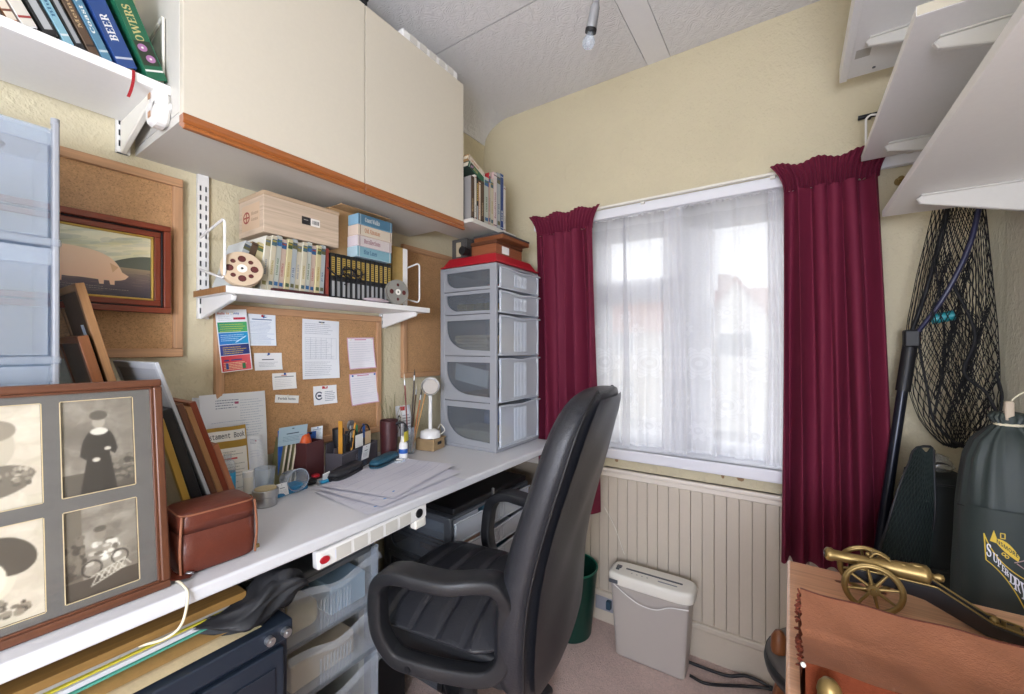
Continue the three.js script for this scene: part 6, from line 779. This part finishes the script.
// shelves on the right wall
function rightShelf(label, x0, z0, z1, y, brackets) {
  const t = room('wall_shelf', label, 'shelf', [XR, y, (z0 + z1) / 2], 'white wall shelves'); part(t, 'board', bb(x0, XR - 0.012, y, y + 0.018, z0, z1, 0.0015), M.white); part(t, 'end_edge', bb(x0 + 0.001, XR - 0.013, y + 0.001, y + 0.017, z1, z1 + 0.0008, 0), col(0xc4bca8, 0.6));
  for (const z of brackets) part(t, 'bracket', [bracketShape(XR - x0 - 0.05, 0.075, 0.02).rotateY(Math.PI).translate(XR - 0.012, y - 0.0005, z), bb(x0 + 0.045, XR - 0.013, y - 0.004, y - 0.0002, z - 0.012, z + 0.012, 0.001)], M.greyWhite); return t;
}
rightShelf('lowest white shelf on the right wall, above the landing net', 0.21, -1.515, -0.25, 1.542, [-1.35, -0.45]);
rightShelf('middle white shelf on the right wall with two brackets', 0.175, -1.6, -0.953, 1.735, [-1.5, -1.04]);
{ const t = rightShelf('highest white shelf on the right wall with a hinge plate', 0.126, -1.6, -0.6, 1.99, [-1.42, -0.75]); part(t, 'front_lip', bb(0.124, 0.142, 1.984, 2.03, -1.6, -0.6, 0.002), M.white); part(t, 'hinge_plate', bb(0.15, 0.182, 1.9895, 1.9898, -1.5, -1.46, 0), col(0xb4b1a8, 0.4)); for (const x of [0.2, 0.28]) part(t, 'screw', cyl(0.004, 0.004, 0.002, x, 1.988, -1.57, 'y', 8), M.darkGreyPlastic); }
upright('shelf_upright', 'white slotted upright under the lowest right shelf, by the corner', XR, -1.35, 1.45, 2.08, -1, 'slotted wall uprights'); upright('shelf_upright', 'white slotted upright on the right wall above the side table', XR, -0.95, 1.6, 2.08, -1, 'slotted wall uprights');
one('bookend', tube([[0.0, 0.0, 0], [0.0, 0.10, 0], [0.01, 0.11, 0], [0.11, 0.09, 0]], 0.003, 30, 8, false, 0.05), M.gloss, 'white wire bookend on the middle right shelf', 'bookend', 'white wire bookends', [0.185, 1.753, -1.59]);
{ const t = thing('rod', 'short dark rod fixed to the wall beside the middle right shelf', 'rod', [0.19, 1.915, ZW]); part(t, 'bar', cyl(0.007, 0.007, 0.05, 0.015, 0, 0.02, 'x', 12), M.darkMetal); part(t, 'mount', cyl(0.005, 0.005, 0.03, 0.02, 0, 0.012, 'z', 10), M.darkMetal); const k = thing('brass_hook', 'brass hook on the wall below the middle right shelf', 'hook', [0.28, 1.697, ZW]); part(k, 'plate', cyl(0.012, 0.012, 0.004, 0, 0, 0.003, 'z', 16), M.brass); part(k, 'peg', [cyl(0.004, 0.004, 0.03, 0, 0, 0.016, 'z', 10), new THREE.SphereGeometry(0.008, 12, 10).translate(0, 0, 0.033)], M.brass); }
one('hanging_cord', tube([[0.30, 2.06, -0.962], [0.301, 1.9, -0.956], [0.303, 1.78, -0.95], [0.305, 1.70, -0.945]], 0.0016, 16, 5), M.blackMatte, 'dark cord hanging past the middle right shelf', 'cord');
// landing net leaning in the corner
{
  const t = room('landing_net', 'black folding landing net leaning in the corner', 'landing net', [0.12, 0, -1.56]); const J = V(0.288, 1.205, -1.62);
  part(t, 'pole', [tube([[0.14, 0.0, -1.52], [0.218, 0.66, -1.575], [0.282, 1.18, -1.618]], 0.0125, 20, 12, false, 0)], mat(0x1c1f2a, 0.3, { metalness: 0.4 }));
  part(t, 'collar', tube([[0.268, 1.06, -1.608], [0.286, 1.2, -1.62]], 0.0165, 6, 14), M.black); part(t, 'spreader_block', bb(0.27, 0.305, 1.185, 1.235, -1.635, -1.6, 0.006, 2), M.black); part(t, 'teal_tape', tube([[0.325, 1.262, -1.607], [0.37, 1.272, -1.6]], 0.014, 6, 12), mat(0x1f8c94, 0.5));
  part(t, 'frame_arm', tube([[0.284, 1.21, -1.62], [0.318, 1.34, -1.625], [0.35, 1.5, -1.62], [0.362, 1.58, -1.615]], 0.006, 20, 8), M.black); part(t, 'frame_arm', tube([[0.292, 1.215, -1.61], [0.345, 1.32, -1.58], [0.39, 1.45, -1.57], [0.412, 1.575, -1.57]], 0.006, 20, 8), mat(0x2a2c48, 0.35));
  // mesh bag: draped sheet of knotted strands
  const strands = [], NU = 13, NV = 32, W = [[0, 0.333, 0.426], [0.12, 0.318, 0.435], [0.3, 0.295, 0.446], [0.5, 0.276, 0.455], [0.68, 0.272, 0.457], [0.8, 0.285, 0.455], [0.9, 0.305, 0.442], [0.97, 0.335, 0.415], [1, 0.355, 0.395]], edge = (v, n) => { let i = 0; while (i < W.length - 2 && W[i + 1][0] < v) i++; const q = (v - W[i][0]) / (W[i + 1][0] - W[i][0]); return lerp(W[i][n], W[i + 1][n], q); };
  const hang = (u, v, k) => { const x = lerp(edge(v, 1), edge(v, 2), u), d = 0.03 * Math.sin(Math.min(1, v * 1.2) * 3) + 0.004; return [x, lerp(1.585, 0.912, v) + 0.02 * Math.sin(u * 9 + v * 4) * v * (1 - v), -1.612 + (k === 0.25 ? 0.008 * Math.sin(v * 17) : 0) + k * d * Math.sin(u * 3.1416) + 0.012 * Math.sin(u * 9 + v * 5)]; };
  for (const k of [1, -0.6]) for (let i = 0; i <= NU; i++) for (const s of [1, -1]) { const pts = []; for (let j = 0; j <= NV; j++) { const u = (i + s * 0.5 * (j % 2)) / NU; pts.push(V(...hang(clamp(u, 0, 1), j / NV, k))); } const c = new THREE.CatmullRomCurve3(pts, false, 'catmullrom', 0); strands.push(new THREE.TubeGeometry(c, NV, 0.0011, 3, false)); }
  for (const [x0, x1, y0, y1, k] of [[0.33, 0.41, 1.45, 1.05, 0.35], [0.35, 0.44, 1.3, 0.98, 0.2]]) for (let i = 0; i <= 10; i++) for (const s of [1, -1]) { const pts = []; for (let j = 0; j <= 24; j++) { const u = clamp((i + s * 0.5 * (j % 2)) / 10, 0, 1), v = j / 24; pts.push(V(lerp(x0, x1, u) + 0.012 * Math.sin(v * 9 + i), lerp(y0, y1, v) - 0.02 * Math.sin(u * 3), -1.60 + k * 0.05 * Math.sin(u * 5 + v * 3))); } strands.push(new THREE.TubeGeometry(new THREE.CatmullRomCurve3(pts, false, 'catmullrom', 0), 24, 0.0011, 3, false)); }
  const m = part(t, 'mesh_bag', strands, M.blackMatte); m.userData.kind = 'stuff';
  part(t, 'mesh_hem', [tube([[0.30, 1.2, -1.61], [0.315, 1.08, -1.6], [0.33, 0.98, -1.59], [0.38, 0.925, -1.58], [0.43, 0.96, -1.58], [0.452, 1.05, -1.585], [0.44, 1.12, -1.58]], 0.0032, 40, 6), tube([[0.36, 1.36, -1.58], [0.40, 1.22, -1.57], [0.38, 1.12, -1.57], [0.42, 1.07, -1.575], [0.44, 1.02, -1.58]], 0.004, 30, 6), tube([[0.33, 1.42, -1.6], [0.345, 1.3, -1.6], [0.35, 1.15, -1.6], [0.33, 1.0, -1.6]], 0.0025, 30, 6)], M.blackMatte);
}
// bags in the corner
function sack(t, name, m, prof, n = 40, wob = 1) { return part(t, name, loft(prof.map(([y, cx, cz, hx, hz, e = 0.7], j) => Array.from({ length: n }, (_, i) => { const a = i / n * 6.2832, c = Math.cos(a), s = Math.sin(a), k = 1 + wob * (0.02 * Math.sin(a * 7 + j) + 0.025 * Math.sin(a * 3 - j * 0.8) + (n > 50 && y > 0.5 ? 0.07 * (y - 0.5) / 0.2 * Math.sin(a * 13) : 0)); return [cx + hx * k * Math.sign(c) * Math.pow(Math.abs(c), e), y, cz + hz * k * Math.sign(s) * Math.pow(Math.abs(s), e)]; }))), m); }
{
  const t = thing('fishing_bag', 'black upright fishing bag between the curtain and green sack', 'bag', [0.322, 0, -1.55]); t.scale.y = 0.96;
  sack(t, 'body', M.bagBlack, [[0, 0, 0, 0.07, 0.09], [0.02, 0, 0, 0.078, 0.1], [0.2, 0, 0, 0.076, 0.1], [0.4, 0.002, 0, 0.078, 0.098], [0.52, -0.002, 0, 0.074, 0.098], [0.64, 0.002, 0, 0.075, 0.096], [0.76, 0, 0, 0.07, 0.092], [0.85, 0.002, 0, 0.066, 0.088], [0.882, 0.002, 0, 0.06, 0.08], [0.886, 0.002, 0, 0.03, 0.04]]);
  part(t, 'zip_seam', tube([[-0.066, 0.872, 0.09], [0, 0.876, 0.095], [0.068, 0.872, 0.088]], 0.003, 16, 6), M.black); part(t, 'side_pocket', bb(-0.05, 0.06, 0.42, 0.66, 0.09, 0.108, 0.012, 2), M.bagBlack); part(t, 'strap', surf(1, 20, (u, v) => [-0.05 + 0.1 * v, 0.876 + 0.05 * Math.sin(v * 3.14), 0.06 + (u - 0.5) * 0.022]), M.black);
  const p = one('plastic_bag', loft([[0.88, 0.025], [0.89, 0.032], [0.905, 0.03], [0.918, 0.02], [0.924, 0.006]].map(([y, r], j) => Array.from({ length: 20 }, (_, i) => { const a = i / 20 * 6.283, k = 1 + 0.14 * Math.sin(a * 5 + j * 2); return [r * k * Math.cos(a), y - 0.88, r * k * Math.sin(a)]; }))), mat(0xd8d8d2, 0.25, { transmission: 0.8, thickness: 0 }), 'crumpled clear plastic bag on top of the black bag', 'plastic bag', undefined, [0.325, 0.857, -1.55]);
  // folded keep net beside it
  const k = thing('keep_net', 'dark green folded keep net leaning before the black bag', 'keep net', [0.235, 0, -1.41]), st = [], edgeX = (y) => lerp(-0.066, 0.022, Math.pow(clamp((y - 0.45) / 0.48, 0, 1), 1.7)), wide = (y) => lerp(0.1, 0.03, Math.pow(clamp((y - 0.55) / 0.39, 0, 1), 2));
  const F = (u, v) => { const y = lerp(0.02, 0.935, v); return [edgeX(y) + wide(y) * u, y + 0.006 * Math.sin(u * 8), 0.035 * Math.sin(u * 3.1416) * (1 - 0.5 * v) + 0.006 * Math.sin(v * 26 + u * 5)]; };
  for (let i = 0; i <= 13; i++) for (const s of [1, -1]) { const pts = []; for (let j = 0; j <= 70; j++) pts.push(V(...F(clamp((i + s * 0.5 * (j % 2)) / 13, 0, 1), j / 70))); st.push(new THREE.TubeGeometry(new THREE.CatmullRomCurve3(pts, false, 'catmullrom', 0), 70, 0.001, 3, false)); } const km = part(k, 'mesh', st, mat(0x1a2a27, 0.7)); km.userData.kind = 'stuff';
  part(k, 'cloth', surf(12, 40, (u, v) => { const q = F(u, v); return [q[0], q[1], q[2] - 0.006]; }), mat(0x18211f, 0.9)); part(k, 'hoop', tube(Array.from({ length: 24 }, (_, i) => F(0, i / 23)).concat(Array.from({ length: 12 }, (_, i) => F(1, 1 - i * 0.02))), 0.003, 90, 6), M.black);
}
{ // green drawstring sack hanging on the right wall
  const t = thing('drawstring_sack', 'dark green drawstring sack with a yellow fish badge', 'sack', [0.377, 0.3, -1.275]);
  const prof = [[0, 0.0, 0, 0.05, 0.04], [0.02, 0, 0, 0.075, 0.055], [0.12, 0, 0, 0.083, 0.066], [0.26, 0, 0, 0.083, 0.07], [0.4, 0, 0.002, 0.083, 0.072], [0.48, 0, 0.002, 0.082, 0.071], [0.55, 0.0, 0.002, 0.08, 0.066], [0.61, 0.0, 0, 0.073, 0.06], [0.655, -0.002, 0, 0.064, 0.052], [0.69, -0.004, 0, 0.05, 0.042], [0.714, -0.005, 0, 0.03, 0.027], [0.725, -0.006, 0, 0.018, 0.018], [0.74, -0.006, 0, 0.026, 0.024], [0.75, -0.006, 0, 0.02, 0.02]];
  sack(t, 'body', M.bagGreen, prof, 64, 0.9); part(t, 'drawstring', [tube([[0.014, 0.726, 0.012], [0.0, 0.726, 0.02], [-0.02, 0.726, 0.015], [-0.024, 0.726, 0]], 0.003, 16, 6), tube([[-0.006, 0.735, 0.0], [0.0, 0.775, 0], [0.03, 0.80, 0], [0.085, 0.81, 0]], 0.0016, 12, 6)], M.string); part(t, 'toggle', bb(-0.016, -0.002, 0.735, 0.775, 0.012, 0.024, 0.004), col(0xbfae98, 0.6)); part(t, 'pocket_seam', tube([[-0.085, 0.555, 0.03], [-0.06, 0.557, 0.062], [0, 0.558, 0.0695], [0.06, 0.557, 0.062]], 0.0015, 30, 5), M.black);
  const badge = print(328, 694, (g, w, h) => { g.fillStyle = '#2b3431'; g.fillRect(0, 0, w, h); g.lineJoin = 'round'; g.strokeStyle = '#d8b83c'; g.lineWidth = 7; g.beginPath(); g.moveTo(98, 185); g.quadraticCurveTo(150, 380, 322, 450); g.lineTo(304, 650); g.quadraticCurveTo(220, 440, 108, 368); g.closePath(); g.stroke();
    g.fillStyle = '#e9e9f2'; const s = 'SUPER-DRY'; [[108, 334, 92, 32, 0.3], [140, 360, 62, 24, 0.5], [163, 388, 54, 22, 0.65], [184, 414, 48, 20, 0.75], [200, 434, 48, 20, 0.8], [216, 448, 50, 14, 0.85], [222, 478, 66, 32, 0.75], [246, 520, 92, 34, 0.7], [278, 570, 116, 38, 0.6]].forEach(([x, y, hh, ww, r], i) => { g.save(); g.translate(x, y); g.transform(1, r, 0, 1, 0, 0); g.font = 'bold 100px serif'; g.scale(ww / 66, hh / 74); g.fillText(s[i], 0, 0); g.restore(); });
    g.fillStyle = '#d8b83c'; g.beginPath(); g.moveTo(126, 226); g.lineTo(146, 142); g.lineTo(162, 200); g.quadraticCurveTo(220, 190, 278, 300); g.lineTo(270, 330); g.quadraticCurveTo(200, 290, 160, 232); g.closePath(); g.fill(); g.strokeStyle = '#d8b83c'; g.lineWidth = 6; g.strokeRect(180, 156, 22, 34); g.beginPath(); g.arc(196, 298, 9, 0, 7); g.stroke(); g.beginPath(); g.arc(212, 312, 9, 0, 7); g.stroke();
    g.fillStyle = '#2b3431'; g.save(); g.translate(158, 226); g.transform(1, 0.72, 0, 1, 0, 0); g.font = 'bold 38px sans-serif'; g.fillText('NSMORE', 0, 0, 112); g.restore(); g.strokeStyle = '#a98c88'; g.lineWidth = 7; g.beginPath(); g.moveTo(250, 342); g.lineTo(328, 300); g.moveTo(262, 344); g.lineTo(328, 392); g.stroke(); });
  part(t, 'printed_badge', surf(20, 10, (u, v) => { const x = lerp(-0.081, 0.0, u), y = lerp(0.372, 0.565, v), hz = 0.0725 * Math.pow(Math.max(0, 1 - Math.pow(Math.abs(x) / 0.0835, 2.86)), 0.35); return [x, y, 0.0045 + hz]; }), mat(0xffffff, 0.6, { map: badge }));
}
renderer.render(scene, camera);
